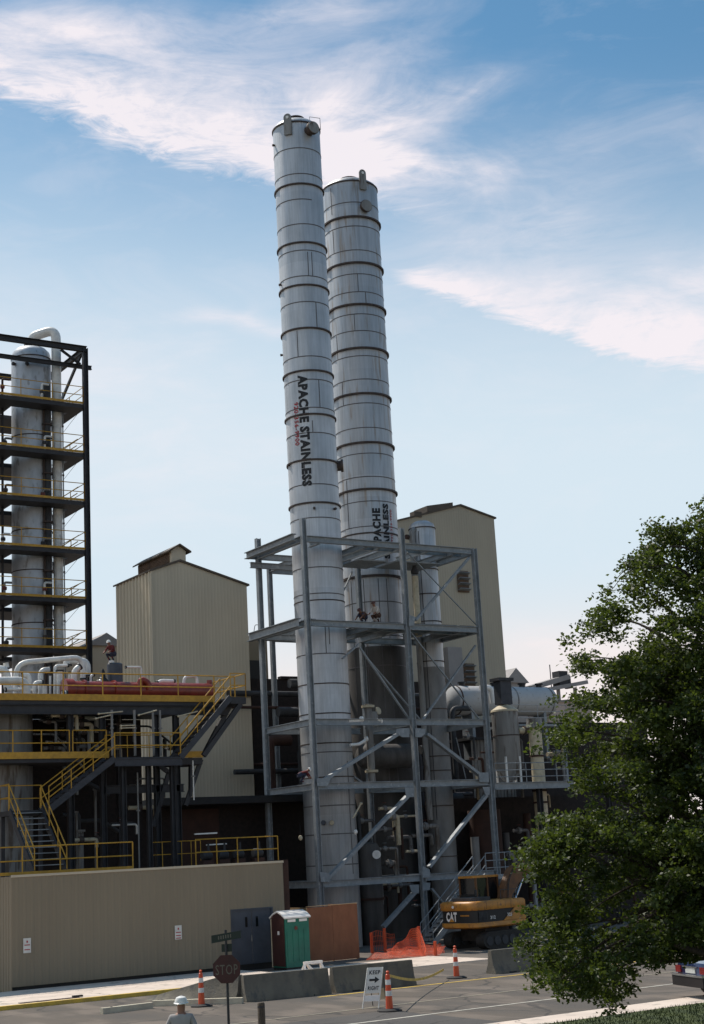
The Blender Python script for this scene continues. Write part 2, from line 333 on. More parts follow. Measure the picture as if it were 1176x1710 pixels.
def thing(name, label, cat, loc=(0, 0, 0), group=None, rz=0.0):
    o = bpy.data.objects.new(name, None); sc.collection.objects.link(o); o.empty_display_size = .2
    o.location = Vector(loc); o.rotation_euler = (0, 0, rz); return tag(o, label, cat, group)
def copy_tree(o, parent=None):
    c = o.copy(); sc.collection.objects.link(c); c.parent = parent
    for ch in o.children: copy_tree(ch, c)
    return c
def struct(name, mb, m): return tag(mb.build(name, m, smooth=False), kind='structure')
def lerp(a, b, t): return Vector(a)*(1-t)+Vector(b)*t
def rail(mb, pts, h=1.07, sp=1.5, r=.022, mids=(.5,)):
    pts = [Vector(p) for p in pts]
    for hh in (1.0,)+tuple(mids): mb.tube([p+Vector((0, 0, h*hh)) for p in pts], r, 6)
    for p, q in zip(pts[:-1], pts[1:]):
        n = max(1, round((q-p).length/sp))
        for i in range(n+1):
            e = lerp(p, q, i/n); mb.tube([e, e+Vector((0, 0, h))], r, 6)
    return mb
def elbow(pts, rad=.25, n=5):          # round the corners of a pipe path
    pts = [Vector(p) for p in pts]; out = [pts[0]]
    for i in range(1, len(pts)-1):
        a = (pts[i-1]-pts[i]); b = (pts[i+1]-pts[i]); ra = min(rad, a.length*.49, b.length*.49)
        p0 = pts[i]+a.normalized()*ra; p1 = pts[i]+b.normalized()*ra
        for k in range(n+1):
            t = k/n; out.append(p0*(1-t)**2+pts[i]*2*t*(1-t)+p1*t*t)
    out.append(pts[-1]); return out
def text_mesh(body, size_h, width, bold=.02):
    """flat lettering in the XY plane, origin at left baseline; cap height size_h, total width width"""
    cu = bpy.data.curves.new('lettering', 'FONT'); cu.body = body; cu.size = 1; cu.offset = bold; cu.resolution_u = 2; cu.space_character = 1.12
    ob = bpy.data.objects.new('lettering_source', cu); sc.collection.objects.link(ob)
    bpy.context.view_layer.update(); dg = bpy.context.evaluated_depsgraph_get()
    me = bpy.data.meshes.new_from_object(ob.evaluated_get(dg)); bpy.data.objects.remove(ob); bpy.data.curves.remove(cu)
    vs = [v.co.copy() for v in me.vertices]; x0 = min(v.x for v in vs); x1 = max(v.x for v in vs); y0 = min(v.y for v in vs); y1 = max(v.y for v in vs)
    mb = M(); mb.v = [((v.x-x0)/(x1-x0)*width, (v.y-y0)/(y1-y0)*size_h, 0) for v in vs]; mb.f = [tuple(p.vertices) for p in me.polygons]
    bpy.data.meshes.remove(me); return mb
def subdiv(mb, cuts=2):
    bm = bmesh.new(); vs = [bm.verts.new(p) for p in mb.v]
    for f in mb.f:
        try: bm.faces.new([vs[i] for i in f])
        except ValueError: pass
    bmesh.ops.triangulate(bm, faces=bm.faces); bmesh.ops.subdivide_edges(bm, edges=bm.edges, cuts=cuts)
    bm.verts.index_update(); o = M(); o.v = [tuple(v.co) for v in bm.verts]; o.f = [tuple(v.index for v in f.verts) for f in bm.faces]; bm.free(); return o

# ------------------------------------------------------------------ ground
g = M(); g.add([(-2500, -1500, 0), (2500, -1500, 0), (2500, 3000, 0), (-2500, 3000, 0)], [(0, 1, 2, 3)]); struct('ground', g, 'yard')
def sheet(name, x0, x1, y0, y1, z, m): 
    return struct(name, M().add([(x0, y0, z), (x1, y0, z), (x1, y1, z), (x0, y1, z)], [(0, 1, 2, 3)]), m)
sheet('road', -400, 400, -31.3, -13.05, .004, 'asphalt')
sheet('road_patch', -60, -14.6, -31.2, -25.9, .008, 'asphalt_patch')
sheet('lane_line', -200, 200, -27.93, -27.78, .012, 'line_white')
sheet('lane_line', -200, 200, -24.75, -24.64, .012, 'seam_pale')
sheet('lane_line', -13.5, 200, -20.25, -20.08, .012, 'line_yellow')
pv = M(); pv.box(-60, -9.5, -13.0, -6.9, 0, .12); struct('pavement', pv, 'sidewalk')
kb = M(); kb.box(-60, -9.5, -13.22, -13.0, 0, .135); struct('kerb', kb, 'line_yellow')
pv2 = M(); pv2.box(-9.5, -1.0, -13.0, -8.6, 0, .03); struct('driveway', pv2, 'sidewalk')
ns = M(); ns.box(-200, 200, -32.7, -31.3, 0, .03); struct('near_pavement', ns, 'sidewalk')
lw = M(); lw.box(-200, 200, -140, -32.7, 0, .035); struct('lawn', lw, 'grass')
gr = M(); rng = random.Random(3)
for i in range(14000):
    x = rng.uniform(-17, -2); y = rng.uniform(-36.5, -32.73); h = rng.uniform(.03, .08); a = rng.uniform(0, 6.3); dx, dy = .012*math.cos(a), .012*math.sin(a)
    lx, ly = rng.uniform(-.04, .04), rng.uniform(-.04, .04)
    gr.add([(x-dx, y-dy, .03), (x+dx, y+dy, .03), (x+lx, y+ly, .035+h)], [(0, 1, 2)])
tag(gr.build('grass', 'grass', smooth=False), 'short green lawn grass beside the near pavement', 'grass', kind='stuff')

# ------------------------------------------------------------------ ribbed siding
def ribbed(mb, p0, p1, z0, top, pitch=.3, dep=.035, nrm=(0, -1)):
    """vertical ribbed sheet from p0 to p1 (x,y); top is a function of distance s"""
    x0, y0 = p0; x1, y1 = p1; L = math.hypot(x1-x0, y1-y0); n = max(1, round(L/pitch)); pi = L/n
    prof = []
    for i in range(n):
        b = i*pi; prof += [(b, 0), (b+pi*.5, 0), (b+pi*.6, dep), (b+pi*.85, dep), (b+pi*.95, 0)]
    prof.append((L, 0)); vs = []; ux, uy = (x1-x0)/L, (y1-y0)/L
    for s_, o in prof:
        x = x0+ux*s_+nrm[0]*o; y = y0+uy*s_+nrm[1]*o; vs += [(x, y, z0), (x, y, top(s_))]
    mb.add(vs, [(2*i, 2*i+2, 2*i+3, 2*i+1) for i in range(len(prof)-1)]); return mb

# ------------------------------------------------------------------ low siding building on the street
A0, A1, BF = -18.65, -6.8, -6.5
t = thing('low_building', 'long low beige ribbed metal building with a flat roof along the pavement', 'building', (A0, BF, 0))
d0, d1, dz0, dz1 = -9.3, -7.44, .25, 2.4
wl = M(); ribbed(wl, (A0, BF), (d0, BF), .22, lambda s_: 4.26, .3, .012)
ribbed(wl, (d1, BF), (A1, BF), .22, lambda s_: 4.26, .3, .012); ribbed(wl, (d0, BF), (d1, BF), dz1, lambda s_: 4.26, .3, .012)
ribbed(wl, (A0, -1.2), (A0, BF), .02, lambda s_: 4.26, .3, .03, (-1, 0))
wl.build('wall', 'siding', t, smooth=False)
M().box(A0+.06, A1-.05, BF+.1, BF+.3, 0, .3).build('base', 'black', t)
rf = M().box(A0+.02, A1, BF+.02, -1.2, 4.14, 4.25); rf.build('roof', 'black_roof', t)
M().box(A0-.03, A1+.02, BF-.05, BF+.02, 4.22, 4.31).build('roof_trim', 'siding_grey', t)
dr = M().box(d0, (d0+d1)/2-.012, BF+.03, BF+.08, dz0, dz1).box((d0+d1)/2+.012, d1, BF+.03, BF+.08, dz0, dz1).build('double_door', 'door_blue', t)
M().box(d0-.06, d0, BF-.035, BF+.1, dz0-.03, dz1+.06).box(d1, d1+.06, BF-.035, BF+.1, dz0-.03, dz1+.06).box(d0, d1, BF-.035, BF+.1, dz1, dz1+.06).build('frame', 'door_blue', dr)
for x in (-8.62, -8.12): M().box(x-.05, x+.05, BF+.015, BF+.03, 1.72, 2.12).build('window', 'glass', dr)
M().tube([(-8.42, BF+.02, 1.15), (-8.42, BF-.04, 1.15), (-8.42, BF-.04, 1.4), (-8.42, BF+.02, 1.4)], .012, 6).build('handle', 'chrome', dr)
t = thing('brick_pier', 'brown brick end wall beside the right corner of the low building', 'wall', (A1+.2, BF+.3, 0))
M().box(A1+.03, A1+.33, BF+.1, -1.2, 0, 4.34).build('wall', 'rust_brown', t)
for i, (px, py, lab) in enumerate(((45.5, 1579, 'small white notice with red marks near the left end of the beige wall'), (298, 1557, 'small white notice with red lines in the middle of the beige wall'))):
    c = oB(px, py, BF-.04); s_ = thing('notice', lab, 'sign', c, 'notices on the beige wall')
    M().box(c.x-.15, c.x+.15, BF-.045, BF-.031, c.z-.27, c.z+.27).build('panel', 'sign_white', s_)
    mk = M()
    for dz in ((.02, -.15) if i == 0 else (.0, -.12, -.22)): mk.box(c.x-.11, c.x+.11, BF-.049, BF-.046, c.z+dz-.018, c.z+dz+.018)
    mk.box(c.x-.03, c.x+.03, BF-.049, BF-.046, c.z+.10, c.z+.18); mk.build('lettering', 'red_ink', s_)

# ------------------------------------------------------------------ gabled siding buildings behind
def gable_building(name, label, b, pts, z0, depth, siding, front_only=None):
    (xa, za), (xm, zm), (xb, zb) = pts
    t = thing(name, label, 'building', (xa, b, 0))
    def top(s_):
        x = xa+s_
        return za+(zm-za)*(x-xa)/(xm-xa) if x < xm else zm+(zb-zm)*(x-xm)/(xb-xm)
    wl = M(); ribbed(wl, (xa, b), (xb, b), z0, top, .2, .005); ribbed(wl, (xa, b+depth), (xa, b), z0, lambda s_: za, .42, .09, (-1, 0))
    ribbed(wl, (xb, b), (xb, b+depth), z0, lambda s_: zb, .4, .06, (1, 0)); wl.build('wall', siding, t, smooth=False)
    o = .12
    rf = M(); rf.prism([(xa-o, b-o, za-.02), (xm, b-o, zm), (xb+o, b-o, zb-.02), (xb+o, b-o, zb+.08), (xm, b-o, zm+.12), (xa-o, b-o, za+.08)], (0, depth+2*o, 0))
    r = rf.build('roof', 'roof_trim', t); return t, r
def px3(b, *pp):
    out = []
    for q in pp: v = oB(q[0], q[1], b); out.append((v.x, v.z))
    return out
LB = 10.0; P3 = px3(LB, (252, 954), (300, 938), (412, 978))
t, r = gable_building('gabled_building', 'tall beige ribbed building with a louvred roof monitor left of the twin columns', LB, P3, 0, 4.7, 'siding_grey')
(xa, za), (xm, zm), (xb, zb) = P3
mx0, mx1 = oB(287, 940, LB).x, oB(311, 942, LB).x
mo = M().prism([(mx0, LB+.02, zm-.25), (mx1, LB+.02, zm-.25), (mx1, LB+.02, zm+.62), ((mx0+mx1)/2, LB+.02, zm+.92), (mx0, LB+.02, zm+.6)], (0, 4.4, 0)).build('roof_monitor', 'siding_grey', t)
lv = M()
for k in range(7): lv.bar((mx0-.03, LB+.25, zm-.05+k*.09), (mx0-.03, LB+4.3, zm-.05+k*.09), .05, .07)
lv.build('louvre', 'louvre_brown', mo)
M().prism([(mx0-.25, LB-.2, zm+.5), ((mx0+mx1)/2, LB-.2, zm+.9), (mx1+.25, LB-.2, zm+.52), (mx1+.25, LB-.2, zm+.6), ((mx0+mx1)/2, LB-.2, zm+.99), (mx0-.25, LB-.2, zm+.58)], (0, 4.8, 0)).build('roof_trim', 'roof_trim', mo)
M().box(xa-.04, xa+.05, LB-.07, LB+.05, 3, za).build('corner_trim', 'siding_grey', t)
RB = 14.0; P3 = px3(RB, (655, 873), (768, 845), (825, 866))
t, r = gable_building('gabled_building', 'taller beige ribbed building with side louvres behind the right columns', RB, P3, 0, 8, 'siding_pale')
(xa, za), (xm, zm), (xb, zb) = P3
for (x0, y0, x1, y1) in ((762, 953, 783, 990), (772, 1108, 793, 1146)):
    p = oB(x0, y0, RB); q = oB(x1, y1, RB); lo = M().box(p.x, q.x, RB-.09, RB-.05, q.z, p.z).build('louvre', 'louvre_brown', t)
    bl = M()
    for k in range(4): zc = q.z+(p.z-q.z)*(k+.55)/4; bl.bar((p.x, RB-.2, zc-.03), (q.x, RB-.2, zc-.03), .34, .03, (0, .35, 1))
    bl.build('blade', 'galv', lo)
v = oB(735, 851, RB); M().prism([(v.x-1.1, RB-.1, v.z-.25), (v.x+1.0, RB-.1, v.z+.2), (v.x+1.0, RB-.1, v.z+.55), (v.x-1.1, RB-.1, v.z+.15)], (0, 1.5, 0)).build('roof_hatch', 'roof_trim', r)
v = oB(697, 861, RB); M().box(v.x-.3, v.x+.3, RB-.1, RB+.4, v.z-.1, v.z+.25).build('roof_vent', 'roof_trim', r)
p = oB(740, 1082, RB); q = oB(768, 1145, RB); M().box(p.x, q.x, RB-.5, RB-.06, q.z-2, p.z).build('grey_annex', 'far_grey', t)

# dark brick block behind the frame
Bb = 12.0; zt = oB(470, 1134, Bb).z
t = thing('brick_building', 'dark brown brick building behind the galvanized steel frame', 'building', (1, Bb, 0))
xl = oB(424, 1250, Bb).x; xr = oB(742, 1150, Bb).x
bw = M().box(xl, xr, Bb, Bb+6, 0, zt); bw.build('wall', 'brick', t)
v = oB(468, 1131, Bb); M().box(v.x, v.x+1.3, Bb-.1, Bb+.3, zt, zt+.16).build('parapet', 'brick', t)
M().box(xr, xr+17, Bb+.4, Bb+6, 0, oB(800, 1205, Bb).z).build('side_wall', 'brick', t)
v = oB(411, 1060, Bb); q = oB(440, 1102, Bb)
M().box(v.x, q.x+.4, Bb+.2, Bb+2, 0, v.z-.02).build('stair_tower', 'siding', t)
v = oB(417, 1102, Bb); M().box(v.x, v.x+.75, Bb+.1, Bb+.24, v.z-1.5, v.z).build('window', 'black', t)
hp = oB(424, 1056, Bb+.5); M().tube(elbow([hp, hp+Vector((.1, 0, .45)), hp+Vector((.35, 0, .45)), hp+Vector((.45, 0, 0))], .1), .02, 6).build('roof_ladder_hoop', 'dark_steel', t)
# dark low shed in front of the gabled building
t = thing('low_shed', 'dark flat-roofed shed with a reddish wall under the left gabled building', 'shed', (-3, 3, 0))
zs = oB(370, 1330, 4).z
M().box(-7.5, 2.2, 4.0, 9.5, zs-.35, zs).build('roof', 'black_roof', t)
M().box(-7.5, 2.2, 6.0, 6.2, 0, zs-.35).build('wall', 'brick', t)
p = oB(298, 1352, 5.8); q = oB(368, 1440, 5.8); M().box(p.x, q.x, 5.8, 5.98, 0, p.z).build('panel', 'rust_brown', t)

# ------------------------------------------------------------------ galvanized steel frame
CX = (-1.1, 4.88, 9.57); BY = (0.0, 4.7); LV = (3.12, 7.72, 10.82, 15.72, 19.98)
ft = thing('steel_frame', 'galvanized steel support frame standing round the base of the tall columns', 'steel frame', (CX[0], 0, 0))
def col(x, y, z1, w=.36): M().ibeam((x, y, 0), (x, y, z1), w, w, (1, 0, 0), .03).build('column', 'galv', ft)
topz = {(0, 0): oB(505, 866, 0).z, (1, 0): oB(668, 882, 0).z, (2, 0): 20.15, (0, 1): oA(434, 898, CX[0]).z, (1, 1): 20.1, (2, 1): 20.1}
for i, x in enumerate(CX):
    for j, y in enumerate(BY): col(x if (i, j) != (1, 1) else 5.1, y, topz[(i, j)], .25)
cb = oB(465, 1310, 9.6); zb5 = oB(452, 945, 9.6).z
col(cb.x, 9.6, zb5, .24)
def beam(p, q, w=.22, h=.32): M().ibeam(p, q, w, h).build('beam', 'galv', ft)
for k, z in enumerate(LV):
    for y in BY:
        for i in (0, 1): beam((CX[i]+.2, y, z), (CX[i+1]-.2, y, z))
    for x in CX: beam((x, BY[0]+.2, z), (x, BY[1]-.2, z))
ztp = LV[4]
e = oA(412, 931, CX[0]-.55); beam((CX[0]-.55, -.0, ztp+.05), (CX[0]-.55, e.y, ztp+.05), .3, .34)
beam((CX[0]-.42, e.y-.15, ztp+.03), (CX[0]+2.2, e.y-.15, ztp+.03), .2, .3)
beam((CX[0]-.55, 4.6, ztp-.5), (CX[0]+5, 4.6, ztp-.5), .2, .3)
e2 = oA(416, 1063, CX[0]-.5); beam((CX[0]-.5, 0, LV[3]), (CX[0]-.5, e2.y, LV[3]), .3, .42); beam((CX[0]-.35, e2.y-.15, LV[3]), (CX[0]+2, e2.y-.15, LV[3]), .2, .3)
for z in (zb5-.3, zb5-4.2): beam((cb.x, 9.6, z), (cb.x+4, 9.6, z), .2, .28); beam((cb.x, 4.8, z+.05), (cb.x, 9.4, z+.05), .2, .28)
for x in (-.1, 2.75, 3.6, 6.6, 8.4):
    for z in (LV[3]-.03, LV[4]-.03):
        if x in (-.1,) and z < 17: continue
        if z < 17 and x in (6.6,): beam((x, .2, z), (x, 2.9, z), .18, .3)
        elif x in (2.75, 3.6, 8.4): beam((x, .2, z), (x, 4.5, z), .18, .3)
        else: beam((x, .2, z), (x, 1.1 if x < 0 else 3.1, z), .18, .3)
for y in (.75,):
    for z in (LV[3]-.03, LV[4]-.03): beam((2.9, y+.1, z), (9.3, y+.1, z), .16, .26)
def brace(P, Q, b=0.12, w=.2, off=0.0): 
    p = oB(*P, b); q = oB(*Q, b); M().bar(p, q, .1, w, (0, -1, 0) if False else None).build('brace', 'galv', ft)
for P, Q, w_, bb in (((694, 1036), (784, 931), .2, 0.12), ((680, 922), (797, 1045), .07, .2), ((685, 1055), (802, 1203), .1, .2), ((704, 1205), (794, 1078), .15, .12),
                 ((540, 1303), (664, 1226), .3, .0), ((712, 1226), (806, 1298), .3, .0), ((548, 1466), (680, 1330), .3, .0), ((812, 1328), (716, 1448), .28, .0),
                 ((696, 1486), (640, 1548), .3, .0), ((720, 1484), (770, 1545), .2, .0), ((600, 1080), (684, 1202), .13, .2), ((612, 1098), (700, 1200), .12, 2.2),
                 ((572, 1100), (600, 1075), .14, .9), ((586, 1294), (612, 1312), .16, 2.0), ((762, 1232), (778, 1300), .06, 3.0), ((568, 1000), (588, 955), .1, 3.0)):
    p = oB(*P, bb); q = oB(*Q, bb); M().bar(p, q, w_*.5, w_, (0, 1, 0)).build('brace', 'galv', ft)
def gusset(poly, b=-.17):
    M().prism([oB(x, y, b) for x, y in poly], (0, .04, 0)).build('gusset_plate', 'galv', ft)
for pl in ([(662, 1217), (684, 1216), (684, 1231), (672, 1231), (662, 1224)], [(694, 1216), (711, 1217), (710, 1225), (704, 1231), (694, 1231)],
           [(529, 1300), (553, 1299), (547, 1313), (530, 1313)], [(800, 1290), (816, 1290), (817, 1306), (801, 1306)], [(806, 1314), (818, 1314), (818, 1327), (812, 1329)],
           [(676, 1315), (692, 1315), (692, 1331), (679, 1331)], [(534, 1456), (550, 1458), (553, 1473), (536, 1473)], [(706, 1446), (718, 1452), (719, 1465), (706, 1466)],
           [(684, 1478), (700, 1477), (700, 1492), (688, 1490)], [(706, 1474), (719, 1474), (718, 1486), (706, 1488)], [(684, 1027), (694, 1030), (692, 1045), (683, 1045)]):
    gusset(pl)
for x, y in ((CX[0], 0), (CX[1], 0), (CX[2], 0)): M().box(x-.35, x+.35, y-.35, y+.35, 0, .06).build('base_plate', 'galv', ft)
for x0, x1, y1 in ((-.95, -.45, .9), (2.9, 4.7, 3.2), (5.1, 8.3, 3.1), (8.5, 9.4, 3.1)): M().box(x0, x1, .25, y1, LV[3]+.2, LV[3]+.25).build('deck', 'dark_steel', ft)
for x0, x1, y0, y1 in ((2.9, 4.7, 1.2, 3.2), (5.1, 7.9, .9, 2.9)): M().box(x0, x1, y0, y1, LV[4]-.62, LV[4]-.56).build('deck', 'galv', ft)

# ------------------------------------------------------------------ tall stainless columns
def ringM(c, R, z, out=.12, h=.09): return M().lathe((c[0], c[1], z), [(R-.02, -h/2), (R+out, -h/2), (R+out, h/2), (R-.02, h/2)], 56)
def tower(label, c, R, ztop, rings, seams, vseams, mname, zshade=0, mshade='shadow_grey'):
    t = thing('stainless_column', label, 'process column', (c[0], c[1], 0), 'tall stainless columns')
    prof = [(R, zshade), (R, ztop), (R*.97, ztop+.16), (R*.82, ztop+.36), (R*.5, ztop+.52), (.01, ztop+.58)]
    sh = M().lathe((c[0], c[1], 0), prof, 72).build('shell', mname, t)
    M().lathe((c[0], c[1], 0), [(R, 0), (R, zshade)], 72).build('shaded_base', mshade, t)  # lower shell painted darker to stand for shade inside the frame
    for z, o, h in rings: ringM(c, R, z, o, h).build('stiffener_ring', 'ring_steel', t)
    sm = M()
    for z, a0, a1 in seams:
        n = 40; vs = []; fs = []
        for k in range(n+1):
            a = a0+(a1-a0)*k/n; ca, sa = math.cos(a), math.sin(a)
            for r, dz in ((R, -.028), (R+.016, -.024), (R+.016, .024), (R, .028)): vs.append((c[0]+r*ca, c[1]+r*sa, z+dz))
        for k in range(n):
            for j in range(3): fs.append((4*k+j, 4*k+4+j, 4*k+5+j, 4*k+1+j))
        sm.add(vs, fs)
    for a, z0, z1 in vseams:
        ca, sa = math.cos(a), math.sin(a); sm.bar((c[0]+(R+.004)*ca, c[1]+(R+.004)*sa, z0), (c[0]+(R+.004)*ca, c[1]+(R+.004)*sa, z1), .04, .02, (ca, sa, 0))
    sm.build('weld_seams', 'seam', t); return t
FA = math.atan2(-FW[1], -FW[0])       # direction from a column to the camera
RA = math.atan2(RT[1], RT[0])
def ang(c, R, px, py):               # angle on the shell seen at a pixel
    d = ray(px, py); ox, oy = CAM[0]-c[0], CAM[1]-c[1]; A = d[0]**2+d[1]**2; B = 2*(ox*d[0]+oy*d[1]); C = ox*ox+oy*oy-R*R
    t = (-B-math.sqrt(max(0, B*B-4*A*C)))/(2*A); return math.atan2(oy+t*d[1], ox+t*d[0]), EYE+t*d[2]
def lug(t, c, R, px, py0, py1, wd=.36):
    a, z1 = ang(c, R, px, py0); _, z0 = ang(c, R, px, py1); ca, sa = math.cos(a), math.sin(a); tx, ty = -sa, ca
    poly = []
    for u, z in [(-wd/2, z0), (wd/2, z0)]+[(wd/2*math.cos(k*math.pi/8), z1-wd/2+wd/2*math.sin(k*math.pi/8)) for k in range(9)]:
        poly.append((c[0]+(R+.02)*ca+u*tx, c[1]+(R+.02)*sa+u*ty, z))
    l = M().prism(poly, (ca*.09, sa*.09, 0)).build('lifting_lug', 'tank_grey', t)
    M().lathe((c[0]+(R+.10)*ca, c[1]+(R+.10)*sa, z1-wd*.5), [(.085, 0), (.085, .03)], 14, (ca, sa, 0)).build('eye_hole', 'white_plastic', l)
def nozzle(t, c, R, px, py, r=.35, L=.45, m='tank_grey', name='manway', z=None):
    a, zz = ang(c, R, px, py); zz = z or zz; ca, sa = math.cos(a), math.sin(a)
    n = M().lathe((c[0]+(R-.1)*ca, c[1]+(R-.1)*sa, zz), [(r*.8, 0), (r*.8, .1+L*.6), (r, .1+L*.6), (r, .1+L)], 24, (ca, sa, 0)).build(name, 'ring_steel', t)
    M().lathe((c[0]+(R+L)*ca, c[1]+(R+L)*sa, zz), [(r*.94, 0), (r*.94, .04)], 24, (ca, sa, 0)).build('cover', m, n)
def wrap_text(t, c, R, body, px0, py0, px1, py1, hpx, mname, up, bold=.03):
    """lettering running down (up=False) or up the shell"""
    a0, z0 = ang(c, R, px0, py0); a1, z1 = ang(c, R, px1, py1); L = abs(z1-z0); H = hpx/31.0
    mb = subdiv(text_mesh(body, H, L, bold), 1); vs = []
    for x, y, z in mb.v:
        if up: h = z0+x; u = -(y-H/2)
        else: h = z0-x; u = (y-H/2)
        a = a0+(a1-a0)*(x/L)+u/R; vs.append((c[0]+(R+.022)*math.cos(a), c[1]+(R+.022)*math.sin(a), h))
    mb.v = vs; return mb.build('lettering', mname, t, smooth=False)
T1, R1 = (1.12, 2.4), 1.31
zpx1 = lambda y: oB(498+(y-235)*.0425, y, 2.4-R1).z
big = [304, 402, 473, 545, 616, 689, 765, 837]
rings = [(zpx1(y), (.15 if y in (403, 617) else .08), (.12 if y in (403, 617) else .08)) for y in big]
rings += [(zpx1(y), .02, .06) for y in (1000, 1140, 1190, 1240, 1297)]
full = (FA-2.2, FA+2.2)
seams = [(zpx1(y), *full) for y in (244, 287, 371, 415, 458, 501, 592, 631, 678, 720, 806, 862, 945, 989, 1090, 1255, 1345, 1393, 1445)]+[(zpx1(329.6), FA-1.6, FA+.55)]
vs_ = [(FA+.25, zpx1(458), zpx1(418)), (FA+.42, zpx1(458), zpx1(418)), (FA+.5, zpx1(545), zpx1(501)), (FA-.35, zpx1(592), zpx1(548)), (FA+.45, zpx1(678), zpx1(631)),
       (FA+.2, zpx1(1090), zpx1(1045)), (FA+.35, zpx1(1075), zpx1(1045)), (FA+.9, 3.5, 9), (FA+.1, zpx1(720), zpx1(700)), (FA-.3, zpx1(806), zpx1(768))]
t1 = tower('tallest stainless column, left of the pair, with black and red lettering reading down', T1, R1, zpx1(200), rings, seams, vs_, 'stainless', 10.9, 'stainless_shaded')
ringM(T1, R1, zpx1(200), .05, .08).build('stiffener_ring', 'ring_steel', t1)
lug(t1, T1, R1, 480.5, 191, 226, .44); nozzle(t1, T1, R1, 516, 219, .36, .5)
zt1 = zpx1(200); nozzle(t1, T1, R1, 568, 778, .34, .3, 'white_plastic')
M().lathe((T1[0], T1[1], zt1+.35), [(.42, 0), (.42, .38), (.5, .38), (.5, .46)], 24).build('top_nozzle', 'ring_steel', t1)
hx = ang(T1, R1, 531, 215)[0]; hp = Vector((T1[0]+R1*.9*math.cos(hx), T1[1]+R1*.9*math.sin(hx), zt1+.1))
M().tube([hp+Vector((-.3, .1, 0)), hp+Vector((-.3, .1, .55)), hp+Vector((.25, -.1, .5)), hp+Vector((.25, -.1, -.2))], .02, 6).build('grab_rail', 'tank_grey', t1)
for (x, y) in ((459, 243), (470, 593), (484, 777), (470, 476), (525, 849), (558, 850)): nozzle(t1, T1, R1, x, y, .07, .1, 'ring_steel', 'small_nozzle')
nozzle(t1, T1, R1, 541, 1374, .12, .12, 'door_blue', 'small_nozzle'); nozzle(t1, T1, R1, 554, 1374, .12, .12, 'pale_tan', 'small_nozzle')
wrap_text(t1, T1, R1, 'APACHE STAINLESS', 505, 626, 513, 812, 16.5, 'ink', False, .055)
wrap_text(t1, T1, R1, '920-356-9900', 494.5, 672, 497, 744, 8.5, 'red_ink', False, .02)
T2, R2 = (7.52, 7.0), 1.66
zpx2 = lambda y: oB(590+(y-300)*.057, y, 7.0-R2).z
rings = [(zpx2(y), .12, .10) for y in (359.5, 436.5, 506, 579, 655, 737, 815)]+[(zpx2(888), .04, .08), (zpx2(960), .14, .12)]
seams = [(zpx2(y), *full) for y in (335, 375, 415, 455, 485, 522, 550, 592, 631, 671, 712, 755, 794, 835, 877, 1003, 1060, 1110)]
vs_ = [(FA-.75, zpx2(350), zpx2(305)), (FA-.75, zpx2(415), zpx2(377)), (FA+.1, zpx2(485), zpx2(455)), (FA+.35, zpx2(506), zpx2(486)), (FA-.85, zpx2(592), zpx2(552)), (FA-.7, zpx2(671), zpx2(632)),
       (FA-.75, zpx2(877), zpx2(796)), (FA-.1, zpx2(550), zpx2(522)), (FA-.8, 8, zpx2(965)), (FA+.5, 8, zpx2(965)), (FA+.2, 8, zpx2(965)), (FA-.3, 8, zpx2(965))]
t2 = tower('wider stainless column, right of the pair, with two lines of lettering reading up', T2, R2, zpx2(299), rings, seams, vs_, 'stainless_rusty', 15.6, 'shadow_brown')
ringM(T2, R2, zpx2(299), .05, .07).build('stiffener_ring', 'ring_steel', t2)
M().lathe((T2[0], T2[1], zpx2(299)+.5), [(.55, 0), (.6, .3), (.3, .42)], 20).build('top_nozzle', 'ring_steel', t2)
lug(t2, T2, R2, 604, 284, 317, .44); nozzle(t2, T2, R2, 609, 346, .38, .25)
wrap_text(t2, T2, R2, 'APACHE', 631.5, 918, 628, 848.5, 15, 'ink', True, .055)
wrap_text(t2, T2, R2, 'STAINLESS', 647, 933, 643.5, 841, 12.5, 'ink', True, .055)
wrap_text(t2, T2, R2, '920-356-9900', 654.5, 905, 652, 851, 5, 'red_ink', True, .02)
# third, thinner column with its side pipe
T3, R3 = (9.1, 4.0), .73
zpx3 = lambda y: oB(700+(y-880)*.09, y, 4.0-R3).z
t3 = thing('slender_column', 'slender shorter stainless column with a side pipe, right of the twin columns', 'process column', (T3[0], T3[1], 0))
z3 = zpx3(876)
M().lathe((*T3, 0), [(R3, 0), (R3, 14.2)], 40).build('shaded_base', 'weathered_shaded_grey', t3)  # same shell metal below, its shade painted into the colour
M().lathe((*T3, 0), [(R3, 14.2), (R3, z3), (R3*.9, z3+.2), (R3*.55, z3+.36), (.01, z3+.42)], 40).build('shell', 'stainless_rusty', t3)
for y in (878, 948, 990, 1036, 1103, 1183, 1262, 1286, 1345, 1430): ringM(T3, R3, zpx3(y), .04, .05).build('stiffener_ring', 'ring_steel', t3)
la = ang(T3, R3, 699, 1000)[0]; lx, ly = T3[0]+(R3+.22)*math.cos(la), T3[1]+(R3+.22)*math.sin(la)
M().tube(elbow([(lx, ly, 6), (lx, ly, z3-.2), (T3[0], T3[1], z3-.15)], .3), .17, 14).build('side_pipe', 'tank_grey', t3)
M().tube([(lx+.35, ly-.15, 6), (lx+.35, ly-.15, z3-.3)], .035, 8).build('conduit', 'dark_steel', t3)
nozzle(t3, T3, R3, 690, 898, .14, .5, 'rust_brown')
v = oB(693, 960, 1.6); t = thing('pipe', 'pale tan vertical pipe beside the middle frame column', 'pipe', (v.x, 1.6, LV[3]), 'pipes inside the steel frame')
M().tube([(v.x, 1.6, LV[3]-.2), (v.x, 1.6, oB(690, 962, 1.6).z)], .17, 14).build('pipe', 'pale_tan', t)
